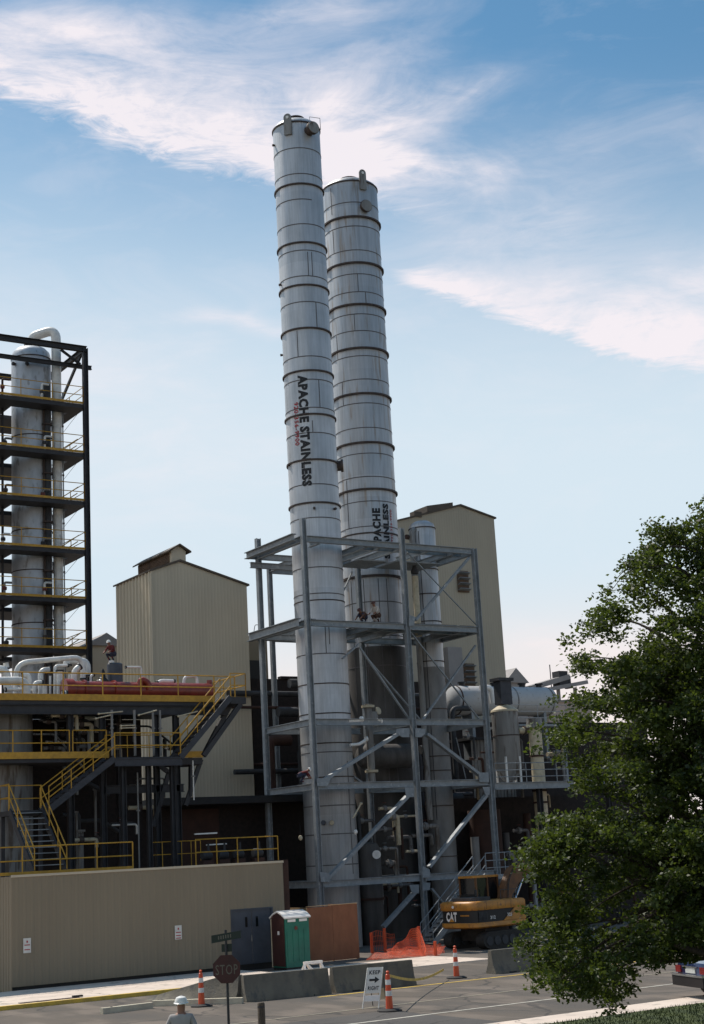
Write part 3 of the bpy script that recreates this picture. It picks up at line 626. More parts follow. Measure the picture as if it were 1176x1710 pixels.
zc = oB(690, 958, 1.6).z; M().lathe((v.x, 1.6, zc), [(.2, 0), (.22, .12), (.1, .4), (.14, .55)], 14).build('valve', 'dark_steel', t)

# ------------------------------------------------------------------ clutter at the base of the frame
def vpipe(label, px, y0, y1, b, r, m, flanges=(), name='pipe', cat='pipe', grp='pipes inside the steel frame'):
    v = oB(px, y1, b); u = oB(px, y0, b); t = thing(name, label, cat, v, grp)
    M().tube([v, (v.x, b, u.z)], r, 14).build('pipe', m, t)
    for y in flanges:
        z = oB(px, y, b).z; M().lathe((v.x, b, z), [(r*1.8, -.06), (r*1.8, .06)], 18).build('flange', 'pale_tan', t)
    return t
t = vpipe('grey vertical pipe with tan flanges between the two big columns', 622, 1176, 1312, 1.6, .19, 'tank_grey', (1180, 1288))
v = oB(622, 1197, 1.6); M().lathe((v.x, 1.6, v.z), [(.26, -.25), (.3, 0), (.26, .25)], 16).build('body', 'tank_grey', t)
v = oB(632, 1187, 1.6); M().lathe(v, [(.02, -.04), (.2, -.03), (.2, .03), (.02, .04)], 16, (.3, -.9, .2)).build('handwheel', 'pale_tan', t)
def hpipe(label, pts, b, r, m, name='pipe'):
    P = [oB(x, y, b) for x, y in pts]; t = thing(name, label, 'pipe', P[0], 'pipes inside the steel frame')
    M().tube(elbow(P, .2), r, 10).build('pipe', m, t)
    e = P[-1]; M().lathe(e, [(r*1.6, -.05), (r*1.6, .05)], 12, (1, 0, .1)).build('flange', m, t)
hpipe('short bright insulated pipe lying on the beam left of the grey valve pipe', [(582, 1204), (602, 1203), (604, 1201)], .05, .09, 'white_plastic')
hpipe('bright elbowed pipe below the beam right of the tallest column', [(585, 1244), (600, 1243), (608, 1238), (612, 1234)], .8, .08, 'white_plastic')
hpipe('thin tan pole leaning beside the right side of the tallest column', [(590, 1366), (603, 1342)], -.3, .04, 'pale_tan')
hpipe('white pipe stub lying on the beam right of the grey valve pipe', [(630, 1202), (636, 1204)], .05, .08, 'white_plastic')
for px, py, lab in ((594, 1389, 'white rounded lamp hanging at the right side of the tallest column'), (502, 1399, 'tan lamp hanging in the dark bay left of the front left column')):
    v = oB(px, py, -.2); t = thing('work_lamp', lab, 'lamp', v, 'work lamps in the frame')
    M().lathe(v, [(.02, -.13), (.08, -.08), (.10, .01), (.07, .09), (.02, .11)], 14).build('lamp_shade', 'white_plastic' if px > 550 else 'pale_tan', t)
    M().tube([v+Vector((0, 0, .1)), v+Vector((0, 0, .7))], .01, 6).build('cord', 'black', t)
v = oB(617, 1440, 2.2); t = thing('pump_vessel', 'grey vessel with a pale round cover at the foot of the frame', 'vessel', (v.x, 2.2, 0))
M().lathe((v.x, 2.2, 0), [(.55, 0), (.6, .1), (.6, 4.6), (.45, 4.9), (.1, 5.0)], 28).build('shell', 'shadow_brown', t)
w_ = oB(629, 1427, 1.2); M().lathe(w_, [(.21, -.05), (.21, .05)], 24, (-.4, -.9, 0)).build('cover', 'white_pipe', t)
M().lathe((v.x, 2.2, 2.2), [(.7, -.06), (.7, .06)], 28).build('flange', 'rust_brown', t)
rr = random.Random(5)
for i in range(13):
    x = [2.9, 3.6, 4.2, 5.0, 10.6, 11.4, 12.3, 10.3, 11.2, 3.2, 9.9, .2, 2.5][i]; y = rr.uniform(5.4, 9.2); r = rr.uniform(.08, .32); z1 = rr.uniform(7, 13.5)
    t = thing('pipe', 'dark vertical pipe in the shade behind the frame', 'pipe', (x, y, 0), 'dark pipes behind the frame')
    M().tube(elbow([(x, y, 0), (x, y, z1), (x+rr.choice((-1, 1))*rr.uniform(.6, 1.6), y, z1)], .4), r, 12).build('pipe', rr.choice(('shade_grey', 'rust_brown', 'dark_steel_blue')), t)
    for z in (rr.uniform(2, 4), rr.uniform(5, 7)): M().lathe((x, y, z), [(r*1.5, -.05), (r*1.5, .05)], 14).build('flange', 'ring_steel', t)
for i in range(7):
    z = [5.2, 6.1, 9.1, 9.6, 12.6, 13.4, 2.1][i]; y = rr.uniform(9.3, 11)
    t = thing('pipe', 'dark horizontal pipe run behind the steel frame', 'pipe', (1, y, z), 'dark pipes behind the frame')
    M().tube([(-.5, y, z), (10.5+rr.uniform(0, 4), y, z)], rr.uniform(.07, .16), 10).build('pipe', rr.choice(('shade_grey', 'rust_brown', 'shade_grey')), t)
v = oB(655, 1250, 4.2); t = thing('horizontal_vessel', 'brown horizontal drum in the shade behind the middle column', 'vessel', v)
M().lathe((v.x-1.9, 4.2, v.z-.4), [(.1, -.3), (.5, -.15), (.65, .1), (.65, 2.9), (.5, 3.1), (.1, 3.2)], 28, (1, 0, 0)).build('shell', 'shadow_brown', t)

rr = random.Random(33)
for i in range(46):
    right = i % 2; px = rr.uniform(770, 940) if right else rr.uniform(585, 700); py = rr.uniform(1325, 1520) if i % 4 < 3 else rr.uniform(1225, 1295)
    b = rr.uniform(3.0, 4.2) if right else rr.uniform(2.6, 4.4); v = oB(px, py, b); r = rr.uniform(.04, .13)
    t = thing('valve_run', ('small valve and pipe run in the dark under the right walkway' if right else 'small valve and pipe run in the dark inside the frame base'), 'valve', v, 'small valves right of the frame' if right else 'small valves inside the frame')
    L_ = rr.uniform(.4, 1.5); m_ = rr.choice(('tank_grey', 'weathered_shaded_grey', 'shade_grey', 'shadow_grey', 'rust_brown', 'pale_tan'))
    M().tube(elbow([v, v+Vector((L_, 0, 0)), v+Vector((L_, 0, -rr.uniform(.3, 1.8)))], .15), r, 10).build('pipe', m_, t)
    M().lathe(v+Vector((L_*.4, 0, 0)), [(r*1.6, -.10), (r*1.9, 0), (r*1.6, .10)], 12, (1, 0, 0)).build('body', 'weathered_shaded_grey', t)
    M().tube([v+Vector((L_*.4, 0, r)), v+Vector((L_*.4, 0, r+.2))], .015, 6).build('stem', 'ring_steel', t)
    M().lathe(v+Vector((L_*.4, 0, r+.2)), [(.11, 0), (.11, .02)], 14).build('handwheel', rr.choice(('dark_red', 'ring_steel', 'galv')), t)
for i in range(9):
    x = 10.6+1.35*i; y = rr.uniform(2.6, 4.2); r = rr.uniform(.08, .28)
    t = thing('pipe', 'upright pipe standing in the dark under the right walkway', 'pipe', (x, y, 0), 'upright pipes under the right walkway')
    M().tube([(x, y, 0), (x, y, rr.uniform(4, 6.9))], r, 12).build('pipe', rr.choice(('shadow_grey', 'shade_grey', 'weathered_shaded_grey', 'rust_brown')), t)
    M().lathe((x, y, rr.uniform(2, 4)), [(r*1.5, -.05), (r*1.5, .05)], 14).build('flange', 'ring_steel', t)
# right galvanized stair and landing
def stair(label, p0, p1, wv, m_str, m_rail, n=None, h=.95, name='staircase', tread='dark_steel_blue', grp=None):
    p0 = Vector(p0); p1 = Vector(p1); wv = Vector(wv); t = thing(name, label, 'staircase', p0, grp)
    n = n or max(3, round((p1.z-p0.z)/.2))
    for s_ in (0, 1): M().bar(p0+wv*s_, p1+wv*s_, .07, .26).build('stringer', m_str, t)
    tr = M(); run = (p1-p0); rd = Vector((run.x, run.y, 0)).normalized()*.13
    for k in range(n):
        c = lerp(p0, p1, (k+.6)/n)+wv/2; a = wv.normalized()*(wv.length/2-.03)
        tr.add([c-a-rd, c+a-rd, c+a+rd, c-a+rd, c-a-rd-Vector((0, 0, .035)), c+a-rd-Vector((0, 0, .035)), c+a+rd-Vector((0, 0, .035)), c-a+rd-Vector((0, 0, .035))],
               [(0, 1, 2, 3), (7, 6, 5, 4), (0, 4, 5, 1), (1, 5, 6, 2), (2, 6, 7, 3), (3, 7, 4, 0)])
    tr.build('treads', tread, t)
    for s_ in (0, 1):
        hr = M(); a = p0+wv*s_; b = p1+wv*s_
        for hh in (h, h*.52): hr.tube([a+Vector((0, 0, hh)), b+Vector((0, 0, hh))], .026, 6)
        for k in range(4): e = lerp(a, b, k/3); hr.tube([e, e+Vector((0, 0, h))], .022, 6)
        hr.build('handrail', m_rail, t)
    return t
sa = oB(722, 1540, -2.2); sb = oB(812, 1462, -2.2); sa.z = .05
stair('galvanized grey staircase rising to the right behind the excavator', sa, sb, (0, 1.0, 0), 'galv', 'galv')
t = thing('walkway', 'galvanized landing with railings above the excavator', 'platform', (sb.x, -2.2, 0))
M().box(sb.x, sb.x+3.6, -2.3, -1.1, sb.z-.2, sb.z).build('deck', 'galv', t)
rail(M(), [(sb.x, -2.25, sb.z), (sb.x+3.6, -2.25, sb.z), (sb.x+3.6, -1.15, sb.z)], 1.07, 1.1, .022, (.66, .33)).build('railing', 'galv', t)
for x in (.2, 3.4): M().bar((sb.x+x, -1.7, 0), (sb.x+x, -1.7, sb.z-.2), .15, .15).build('leg', 'galv', t)

# ------------------------------------------------------------------ right side: platform, tanks, horizontal vessel
zp = oB(870, 1308, 0).z; xe = oB(960, 1300, 0).x+3
t = thing('walkway', 'galvanized elevated walkway with triple rails right of the frame', 'platform', (CX[2]+.3, 0, 0))
M().box(CX[2]+.3, xe, .1, 4.0, zp-.03, zp+.02).build('deck', 'galv', t); M().ibeam((CX[2]+.25, 0, zp-.12), (xe, 0, zp-.12), .2, .36).build('beam', 'galv', t)
rail(M(), [(CX[2]+.35, .05, zp), (xe, .05, zp)], 1.07, 1.9, .022, (.66, .33)).build('railing', 'galv', t)
for x in (xe-.4, 13.0): M().ibeam((x, .3, 0), (x, .3, zp-.3), .25, .25, (1, 0, 0)).build('column', 'dark_steel', t)
v = oB(842, 1183, 1.8); vb = oB(842, 1298, 1.8); rt = .72
t = thing('vertical_tank', 'grey upright tank with a pale domed top on the right walkway', 'tank', (v.x, 1.8, zp))
M().lathe((v.x, 1.8, 0), [(.35, zp+.25), (rt, zp+.9), (rt, v.z-.2)], 36).build('shell', 'tank_grey', t)
M().lathe((v.x, 1.8, 0), [(rt+.04, v.z-.2), (rt+.02, v.z-.1), (rt*.5, v.z+.14), (.25, v.z+.2)], 36).build('top', 'pale_tan', t)
ringM((v.x, 1.8), rt, oB(842, 1227, 1.1).z, .03, .06).build('band', 'ring_steel', t)
for a in (-2.4, -1.2, .4, 2.0): M().bar((v.x+rt*math.cos(a), 1.8+rt*math.sin(a), zp), (v.x+rt*math.cos(a), 1.8+rt*math.sin(a), zp+1.5), .09, .09).build('leg', 'white_pipe', t)
du = M().box(v.x-.38, v.x+.38, 1.5, 2.1, v.z+.2, oB(840, 1135, 1.8).z).build('duct', 'dark_steel_blue', t)
M().box(v.x-.55, v.x+.5, 1.4, 2.2, oB(840, 1138, 1.8).z, oB(840, 1133, 1.8).z).build('cap', 'dark_steel', du)
v2 = oB(893, 1216, 1.2); t = thing('insulated_riser', 'pale cream upright pipe with a banded collar on the right walkway', 'pipe', (v2.x, 1.2, zp))
M().lathe((v2.x, 1.2, 0), [(.36, 4.5), (.36, v2.z), (.3, v2.z+.02)], 24).build('pipe', 'pale_tan', t)
M().lathe((v2.x, 1.2, v2.z), [(.5, 0), (.5, .1), (.42, .35), (.42, .5)], 24).build('collar', 'tank_grey', t)
for y in (1262, 1320, 1340): M().lathe((v2.x, 1.2, oB(893, y, .9).z), [(.42, -.05), (.42, .05)], 24).build('flange', 'rust_brown', t)
t = thing('pipe', 'short horizontal flanged pipe joining the grey tank to the cream riser', 'pipe', (v.x+.7, 1.5, v2.z), 'pipes on the right walkway')
zc = oB(872, 1220, 1.5).z; M().tube([(v.x+.6, 1.5, zc), (v2.x-.3, 1.5, zc)], .17, 14).build('pipe', 'pale_tan', t)
M().lathe((v2.x-.55, 1.5, zc), [(.26, 0), (.26, .08)], 18, (1, 0, 0)).build('flange', 'ring_steel', t)
# upper platform
zq = oB(885, 1209, 2.5).z; t = thing('walkway', 'upper railed platform behind the grey tank under the white vessel', 'platform', (v.x+.9, 2.5, 0))
x0 = v.x+.85; M().box(x0, x0+4.2, 2.5, 4.5, zq-.12, zq).build('deck', 'galv', t); rail(M(), [(x0, 2.55, zq), (x0+4.2, 2.55, zq)], 1.07, 2.0, .02, (.66, .33)).build('railing', 'galv', t)
for x in (x0+.2, x0+4): M().bar((x, 2.7, zp), (x, 2.7, zq-.12), .12, .12).build('column', 'galv', t)
bv = 7.5; hl = oB(757, 1174, bv); hr_ = oB(921, 1168, bv); Rv = .86; zc = (hl.z+hr_.z)/2
t = thing('horizontal_vessel', 'long white horizontal vessel with a rusty left end on the right of the frame', 'vessel', (hl.x, bv, zc))
Lh = hr_.x-hl.x
M().lathe((hl.x, bv, zc), [(.05, -.28), (Rv*.6, -.2), (Rv*.93, -.05), (Rv, .1), (Rv, Lh-.4), (Rv*.93, Lh-.2), (Rv*.6, Lh), (.05, Lh+.08)], 40, (1, 0, 0)).build('shell', 'vessel_white', t)
for s_ in (.12, 1.9, 4.2, Lh-.5): M().lathe((hl.x+s_, bv, zc), [(Rv+.02, -.04), (Rv+.02, .04)], 40, (1, 0, 0)).build('band', 'rust_brown' if s_ < 1 else 'tank_grey', t)
for s_ in (1.0, 3.4, Lh-1): M().box(hl.x+s_-.1, hl.x+s_+.1, bv-.5, bv+.5, zc-3.4, zc-Rv*.8).build('saddle', 'galv', t)
for s_ in (.7, 3.1, 5.2, Lh-.9): M().lathe((hl.x+s_, bv, zc+Rv-.05), [(.17, 0), (.17, .2), (.25, .2), (.25, .28)], 16).build('nozzle', 'dark_steel', t)
pp = oB(812, 1148, 6.2); t = thing('pipe', 'small bright white elbow pipe over the white vessel', 'pipe', pp, 'pipes on the right walkway')
M().tube(elbow([pp+Vector((-.4, .0, -.02)), pp+Vector((.35, 0, 0)), pp+Vector((.45, 0, -.9))], .3), .17, 12).build('pipe', 'white_plastic', t)
# shed behind platform + distant plant
bq = 60.0
def farbox(name, lab, x0, y0, x1, y1, b, dep, m, roof=None):
    p = oB(x0, y0, b); q = oB(x1, y1, b); t = thing(name, lab, 'building', (p.x, b, 0))
    M().box(p.x, q.x, b, b+dep, 0, p.z).build('wall', m, t)
    M().prism([(p.x-.3, b-.2, p.z+.003), (q.x+.3, b-.2, p.z+.003), ((p.x+q.x)/2, b-.2, p.z+(roof or .25))], (0, dep+.4, 0)).build('roof', 'far_grey', t)
    return t
farbox('distant_building', 'distant pinkish building seen beyond the right end of the white vessel', 915, 1172, 990, 1200, 40, 10, 'far_wall')
farbox('distant_building', 'distant pale building with a sloping roof behind the white vessel', 846, 1140, 882, 1200, 40, 10, 'far_grey', 1.3)
farbox('distant_building', 'far pale building low behind the left of the gabled building', 150, 1078, 205, 1200, 22, 8, 'siding_grey', .8)
t = thing('conveyor', 'distant inclined grey conveyor with a drive head behind the white vessel', 'conveyor', oB(880, 1142, 42))
M().bar(oB(882, 1150, 42), oB(945, 1131, 42), 1.2, .45).build('boom', 'far_grey', t)
M().bar(oB(912, 1152, 42), oB(975, 1140, 42), 1.2, .35).build('lower_boom', 'far_grey', t)
v = oB(938, 1128, 42); M().box(v.x-.7, v.x+.3, 41.5, 42.5, v.z-1.0, v.z+.35).box(v.x+.5, v.x+.8, 41.7, 42.3, v.z-1.2, v.z-.1).box(v.x+.3, v.x+.8, 41.7, 42.3, v.z-.3, v.z-.05).build('drive_head', 'dark_steel', t)
for px in (905, 932, 960): p = oB(px, 1148, 42); M().bar((p.x, 42, 0), (p.x, 42, p.z), .25, .25).build('leg', 'far_grey', t)
p = oB(918, 1110, 42); M().tube([(p.x, 42, p.z-2.5), (p.x, 42, p.z)], .05, 6).build('mast', 'dark_steel', t)
t = thing('shed', 'grey ribbed shed in the shade below the right walkway beam', 'shed', (12, 6, 0))
p = oB(786, 1236, 6); q = oB(812, 1300, 6); wl = M(); ribbed(wl, (p.x, 6), (p.x+3, 6), zp-1, lambda s_: p.z, .25, .05); wl.build('wall', 'tank_grey', t)
M().box(p.x-.2, p.x+3.1, 5.8, 8, p.z, p.z+.15).build('roof', 'black_roof', t)
t = thing('equipment_house', 'dark equipment block in the shade under the right walkway', 'building', (12, 4.5, 0))
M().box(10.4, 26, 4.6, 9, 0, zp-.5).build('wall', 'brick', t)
v = oB(815, 1400, 3.4); M().lathe((v.x, 3.6, 0), [(.9, 0), (.9, zp-1.2)], 24).build('drum', 'rust_brown', t)

# ------------------------------------------------------------------ left process tower
LT = 20.0; xR = -4.3; xL = -14.5; D = 7.0
zl = [17.23, 20.25, 23.25, 26.28, 29.32, 32.45]
t = thing('tower_platform', 'dark steel tower with six yellow-railed platforms at the left edge', 'platform tower', (xR, LT, 0))
ztop = oB(142, 582, LT).z
for x, y in ((xR, LT), (-11.2, LT), (xR, LT+D), (-11.2, LT+D)): M().ibeam((x, y, 0), (x, y, ztop), .3, .3, (1, 0, 0), .04).build('column', 'dark_steel', t)
M().ibeam((xL, LT, ztop-.05), (xR+.1, LT, ztop-.05), .3, .35).build('beam', 'dark_steel', t)
M().ibeam((xL, LT+D, ztop-.05), (xR+.1, LT+D, ztop-.05), .3, .35).build('beam', 'dark_steel', t)
M().ibeam((xR, LT+.2, ztop-.05), (xR, LT+D-.2, ztop-.05), .25, .35).build('beam', 'dark_steel', t)
M().ibeam((xL, LT+.9, ztop-.9), (xR+.8, LT+.9, ztop-.9), .2, .25).build('beam', 'dark_steel', t)
M().ibeam((xL, LT+D, ztop-2.7), (-8.6, LT+D, ztop-2.7), .2, .25).build('beam', 'dark_steel', t)
M().bar((xR, LT+.6, ztop-.2), (xR, LT+4.2, ztop-2.4), .12, .2).bar((xR-1.4, LT+.5, ztop-.1), (xR-.1, LT+.5, ztop-.9), .1, .15).build('brace', 'dark_steel', t)
C4 = (-7.3, 22.6); R4 = 1.22
for k, z in enumerate(zl):
    dk = M(); hx0, hx1, hy0, hy1 = C4[0]-R4-.1, C4[0]+R4+.1, C4[1]-R4-.1, C4[1]+R4+.1
    dk.box(xL, xR, LT, hy0, z-.3, z-.04).box(xL, xR, hy1, LT+D, z-.3, z-.04).box(xL, hx0, hy0, hy1, z-.3, z-.04).box(-5.0, xR, hy0, hy1, z-.3, z-.04)
    dk.build('deck', 'dark_steel', t)
    M().box(xL, xR-.2, LT-.06, LT-.02, z-.04, z+.10).build('toe_board', 'yellow_paint', t)
    rail(M(), [(xL, LT-.03, z), (xR-.15, LT-.03, z), (xR-.15, LT+D-.2, z)], 1.07, 2.2, .026).build('railing', 'yellow_paint', t)
    zz = [z-3.0, z][k > 0] if False else z
    if k < 5:
        M().tube([(xR-1.7, LT+1.0, z+.0), (xR-.3, LT+.6, z+1.0)], .03, 6).tube([(xR-1.2, LT+1.6, z), (xR-.2, LT+1.0, z+.7)], .03, 6).build('brace', 'yellow_paint', t)
        M().tube([(xR-.1, LT+.1, z+3.0), (xR-1.2, LT+D-.5, z)], .012, 5).tube([(-5.2, LT+D, z+1.6), (-3.9, LT+D, z)], .012, 5).build('tie_rod', 'dark_steel', t)
M().box(-5.35, -4.8, LT+2.4, LT+3, zl[5], zl[5]+.8).build('valve_box', 'dark_steel', t)
for x in (-8.9, -9.3): M().tube([(x, LT+2, 14), (x, LT+2, zl[5]-.2)], .08, 8).build('conduit', 'dark_steel', t)
lad = M()
for x in (-5.0, -4.6): lad.tube([(x, LT+D-.4, 17), (x, LT+D-.4, zl[5]+1.2)], .025, 6)
for k in range(54): lad.tube([(-5.0, LT+D-.4, 17+.3*k), (-4.6, LT+D-.4, 17+.3*k)], .015, 5)
lad.build('ladder', 'dark_steel', t)
c4p = oB(52, 700, C4[1]-R4); C4 = (oB(53, 760, C4[1]).x, C4[1])
zc = oB(52, 590, C4[1]).z
t = thing('distillation_column', 'weathered grey column with a domed top inside the left platform tower', 'process column', (C4[0], C4[1], 0))
M().lathe((*C4, 0), [(R4, 8), (R4, zc-.35), (R4*.94, zc-.05), (R4*.75, zc+.2), (R4*.4, zc+.35), (.05, zc+.4)], 48).build('shell', 'clad_grey', t)
M().lathe((C4[0]+.0, C4[1], zc+.3), [(.5, 0), (.38, .5), (.3, .55)], 20).build('top_nozzle', 'dark_steel', t)
for z in (zc-.5, zl[4]-.9+2.2, zl[2]+1.4, zl[0]+1.7, zl[1]+1.9): ringM(C4, R4, z, .03, .06).build('band', 'ring_steel', t)
for px, py in ((25, 608), (46, 608)): nozzle(t, C4, R4, px, py, .12, .15, 'dark_steel', 'small_nozzle')
pxr = oB(95, 700, LT+1.6).x
t = thing('overhead_pipe', 'fat pale overhead pipe arching from the column top and down through the platforms', 'pipe', (pxr, LT+1.6, 10))
ze = oB(80, 552, LT+1.8).z
M().tube(elbow([(C4[0]+.05, C4[1], zc+.5), (C4[0]+.1, C4[1], ze-.25), (pxr, LT+1.6, ze+.1), (pxr, LT+1.6, 9)], .7, 7), .3, 18).build('pipe', 'white_pipe', t)
t = thing('pipe', 'thinner grey pipe between the weathered column and the fat pale pipe', 'pipe', (pxr-.7, LT+1.9, 10), 'pipes of the left tower')
M().tube([(pxr-.72, LT+1.9, 9), (pxr-.72, LT+1.9, zc-.6)], .13, 12).build('pipe', 'tank_grey', t)
for i, dx in enumerate((-2.35, -2.8, -3.3)):
    t = thing('pipe', ('grey pipe run', 'brown pipe run', 'dark pipe run')[i]+' left of the weathered column in the platform tower', 'pipe', (C4[0]+dx, LT+3, 9), 'pipes of the left tower')
    M().tube([(C4[0]+dx, LT+2.5+i, 9), (C4[0]+dx, LT+2.5+i, zl[5]+1.1-i*.5)], (.16, .22, .12)[i], 10).build('pipe', ('tank_grey', 'rust_brown', 'dark_steel')[i], t)
    M().lathe((C4[0]+dx, LT+2.5+i, zl[5]+1.0-i*.5), [(.25, -.1), (.3, .1), (.1, .25)], 12).build('valve', 'dark_red' if i == 1 else 'white_pipe', t)

for i, (px, r, m_, lab) in enumerate(((80, .2, 'shade_grey', 'dark upright pipe added for the shaded strip beside the weathered column'), (74, .07, 'ring_steel', 'thin rusty upright line on the right flank of the weathered column'), (106, .04, 'galv', 'thin grey line right of the fat pale pipe'))):  # the wide dark pipe is added to draw the column's shaded edge
    x = oB(px, 800, LT+1.3).x; t = thing('pipe', lab, 'pipe', (x, LT+1.3, 9), 'pipes of the left tower')
    M().tube([(x, LT+1.3, 9), (x, LT+1.3, zl[5]+(1.4, .6, 1.0)[i])], r, 10).build('pipe', m_, t)
    for z in zl[1:]: M().lathe((x, LT+1.3, z-1.2), [(r*1.6, -.05), (r*1.6, .05)], 12).build('flange', 'ring_steel', t)
rr = random.Random(8)
for k, z in enumerate(zl):
    for j in range(2):
        x = oB(rr.uniform(2, 14) if j else rr.uniform(70, 86), 800, LT+.9).x; t = thing('valve_run', ('small valve cluster on tower level %s left of the column', 'small valve cluster on tower level %s right of the column')[1-j] % ('one', 'two', 'three', 'four', 'five', 'six')[k], 'valve', (x, LT+.9, z), 'valve clusters on the left tower')
        h = rr.uniform(.5, 1.3); M().tube(elbow([(x, LT+.9, z), (x, LT+.9, z+h), (x+.45, LT+.9, z+h)], .12), .07, 10).build('pipe', rr.choice(('tank_grey', 'white_pipe', 'rust_brown')), t)
        M().lathe((x, LT+.9, z+h*.6), [(.13, -.1), (.15, 0), (.13, .1)], 12).build('body', rr.choice(('ring_steel', 'dark_red', 'dark_steel')), t)
# ------------------------------------------------------------------ left process structure (decks, stairs, exchanger)
DF = -2.0; z1 = 11.62; z2 = 9.16
t = thing('process_deck', 'two-level dark steel process structure with yellow railings on the left', 'platform', (-14, DF, 0))
xw = oB(358, 1166, DF).x; xm_ = oB(300, 1262, DF).x; xl2 = -22.0
M().box(xl2, xw, DF+.02, DF+6.0, z1-.28, z1-.05).build('deck', 'dark_steel', t); M().box(xl2, xw, DF-.06, DF-.01, z1-.12, z1+.16).build('toe_board', 'yellow_paint', t)
rail(M(), [(xl2, DF-.03, z1), (xw, DF-.03, z1)], 1.07, 1.72, .028).build('railing', 'yellow_paint', t)
M().ibeam((xl2, DF+.1, z1-.5), (xw+.7, DF+.1, z1-.5), .22, .4).build('beam', 'dark_steel', t)
xk = oB(185, 1258, DF).x
M().box(xl2, xk-1.2, DF+.02, DF+5.0, z2-.28, z2-.05).build('deck', 'dark_steel', t); M().box(xl2, xk-.1, DF-.06, DF-.01, z2-.12, z2+.16).build('toe_board', 'yellow_paint', t)
rail(M(), [(xl2, DF-.03, z2), (xk-1.9, DF-.03, z2)], 1.07, 1.3, .026).build('railing', 'yellow_paint', t)
rail(M(), [(xk-1.75, DF-.03, z2), (xk-.2, DF-.03, z2)], 1.07, 1.5, .026).build('railing', 'yellow_paint', t)
for px in (118, 172, 262, 296): x = oB(px, 1300, DF+.3).x; M().ibeam((x, DF+.3, 4.25), (x, DF+.3, z1-.7), .24, .24, (1, 0, 0)).build('column', 'dark_steel', t)
for px in (200, 262): x = oB(px, 1300, DF+5).x; M().ibeam((x, DF+5, 0), (x, DF+5, z1-.3), .24, .24, (1, 0, 0)).build('column', 'dark_steel', t)
for P, Q in (((256, 1380), (282, 1290)), ((282, 1290), (262, 1275)), ((310, 1345), (336, 1268)), ((318, 1262), (318, 1330))):
    M().bar(oB(*P, DF+.25), oB(*Q, DF+.25), .1, .2).build('brace', 'dark_steel', t)
M().ibeam((xm_-3.5, DF+.3, 7.7), (xm_+.3, DF+.3, 7.7), .2, .35).build('beam', 'dark_steel', t)
M().box(oB(297, 1262, DF).x, oB(338, 1262, DF).x, DF-.06, DF-.01, z2-.15, z2+.13).build('toe_board', 'yellow_paint', t)
M().box(oB(297, 1262, DF).x, oB(338, 1262, DF).x, DF, DF+1.6, z2-.45, z2-.16).build('deck', 'dark_steel', t)
# dark equipment behind
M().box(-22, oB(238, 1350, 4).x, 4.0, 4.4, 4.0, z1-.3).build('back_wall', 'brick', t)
S = -3.0
p = oB(192, 1266, S); q = oB(302, 1264, S)
t = thing('stair_landing', 'middle dark steel stair landing with a yellow railing', 'platform', p)
zm2 = p.z
M().box(p.x, q.x, S-.0, S+1.0, zm2-.02, zm2+.04).build('deck', 'dark_steel', t); M().ibeam((p.x, S, zm2-.18), (q.x+.05, S, zm2-.18), .12, .34).build('beam', 'dark_steel_blue', t)
rail(M(), [(p.x, S, zm2), (q.x, S, zm2)], 1.07, 2.4, .028).build('railing', 'yellow_paint', t)
rail(M(), [(p.x, S+1, zm2), (q.x, S+1, zm2)], 1.07, .9, .02).build('railing', 'yellow_paint', t)
for px in (206, 248, 288): x = oB(px, 1300, S+.5).x; M().ibeam((x, S+.5, 4.25), (x, S+.5, zm2-.3), .2, .2, (1, 0, 0)).build('column', 'dark_steel', t)
pa = oB(82, 1352, S); pb = p.copy(); zlo = pa.z
stair('middle yellow-railed stair flight rising right to the long landing', (pa.x, S, zlo), (pb.x, S, zm2), (0, 1.0, 0), 'dark_steel_blue', 'yellow_paint', grp='stair flights on the left structure')
pc = oB(386, 1176, S); stair('upper yellow-railed stair flight rising right to the top platform', (q.x, S, zm2), (pc.x, S, z1), (0, 1.0, 0), 'dark_steel_blue', 'yellow_paint', grp='stair flights on the left structure')
t = thing('stair_landing', 'top stair landing with yellow rails jutting out at the right end', 'platform', (pc.x, S, z1))
xe2 = oB(411, 1165, S).x
M().box(pc.x, xe2, S, S+3.2, z1-.3, z1).build('deck', 'dark_steel', t); rail(M(), [(pc.x, S, z1), (xe2, S, z1), (xe2, S+3.2, z1)], 1.07, 1.2, .026).build('railing', 'yellow_paint', t)
M().bar((xe2-.25, S+.1, z1-.3), oB(340, 1262, S+.1), .18, .22).bar((xe2-.25, S+1.2, z1-.3), oB(340, 1262, S+1.2), .18, .22).build('brace', 'dark_steel', t)
rail(M(), [(xw, DF, z1), (xe2, DF+.02, z1)], 1.07, .8, .022).build('railing', 'yellow_paint', t)
# lower landing and bottom flight coming towards the street
lx0 = oB(15, 1360, S).x; lx1 = oB(86, 1360, S).x
t = thing('stair_landing', 'lowest stair landing with a yellow rail beside the big tank', 'platform', (lx0, S, zlo))
M().box(lx0, lx1, S, S+1.1, zlo-.2, zlo).build('deck', 'dark_steel', t); rail(M(), [(lx0, S, zlo), (lx0, S+1.1, zlo), (lx1, S+1.1, zlo)], 1.07, 1.3, .024).build('railing', 'yellow_paint', t)
for x in (lx0+.1, lx1-.1): M().bar((x, S+1, 4.25), (x, S+1, zlo-.2), .14, .14).build('leg', 'dark_steel', t)
f0 = oB(58, 1452, -5.4); f1 = oB(112, 1450, -5.4); wd = f1.x-f0.x
fx = oB(32, 1362, S).x
stair('lowest yellow-railed stair flight coming down onto the low roof', (f0.x, -5.4, 4.27), (f0.x-.15, S, zlo), (wd, 0, 0), 'dark_steel', 'yellow_paint', 11, 1.0, tread='galv', grp='stair flights on the left structure')
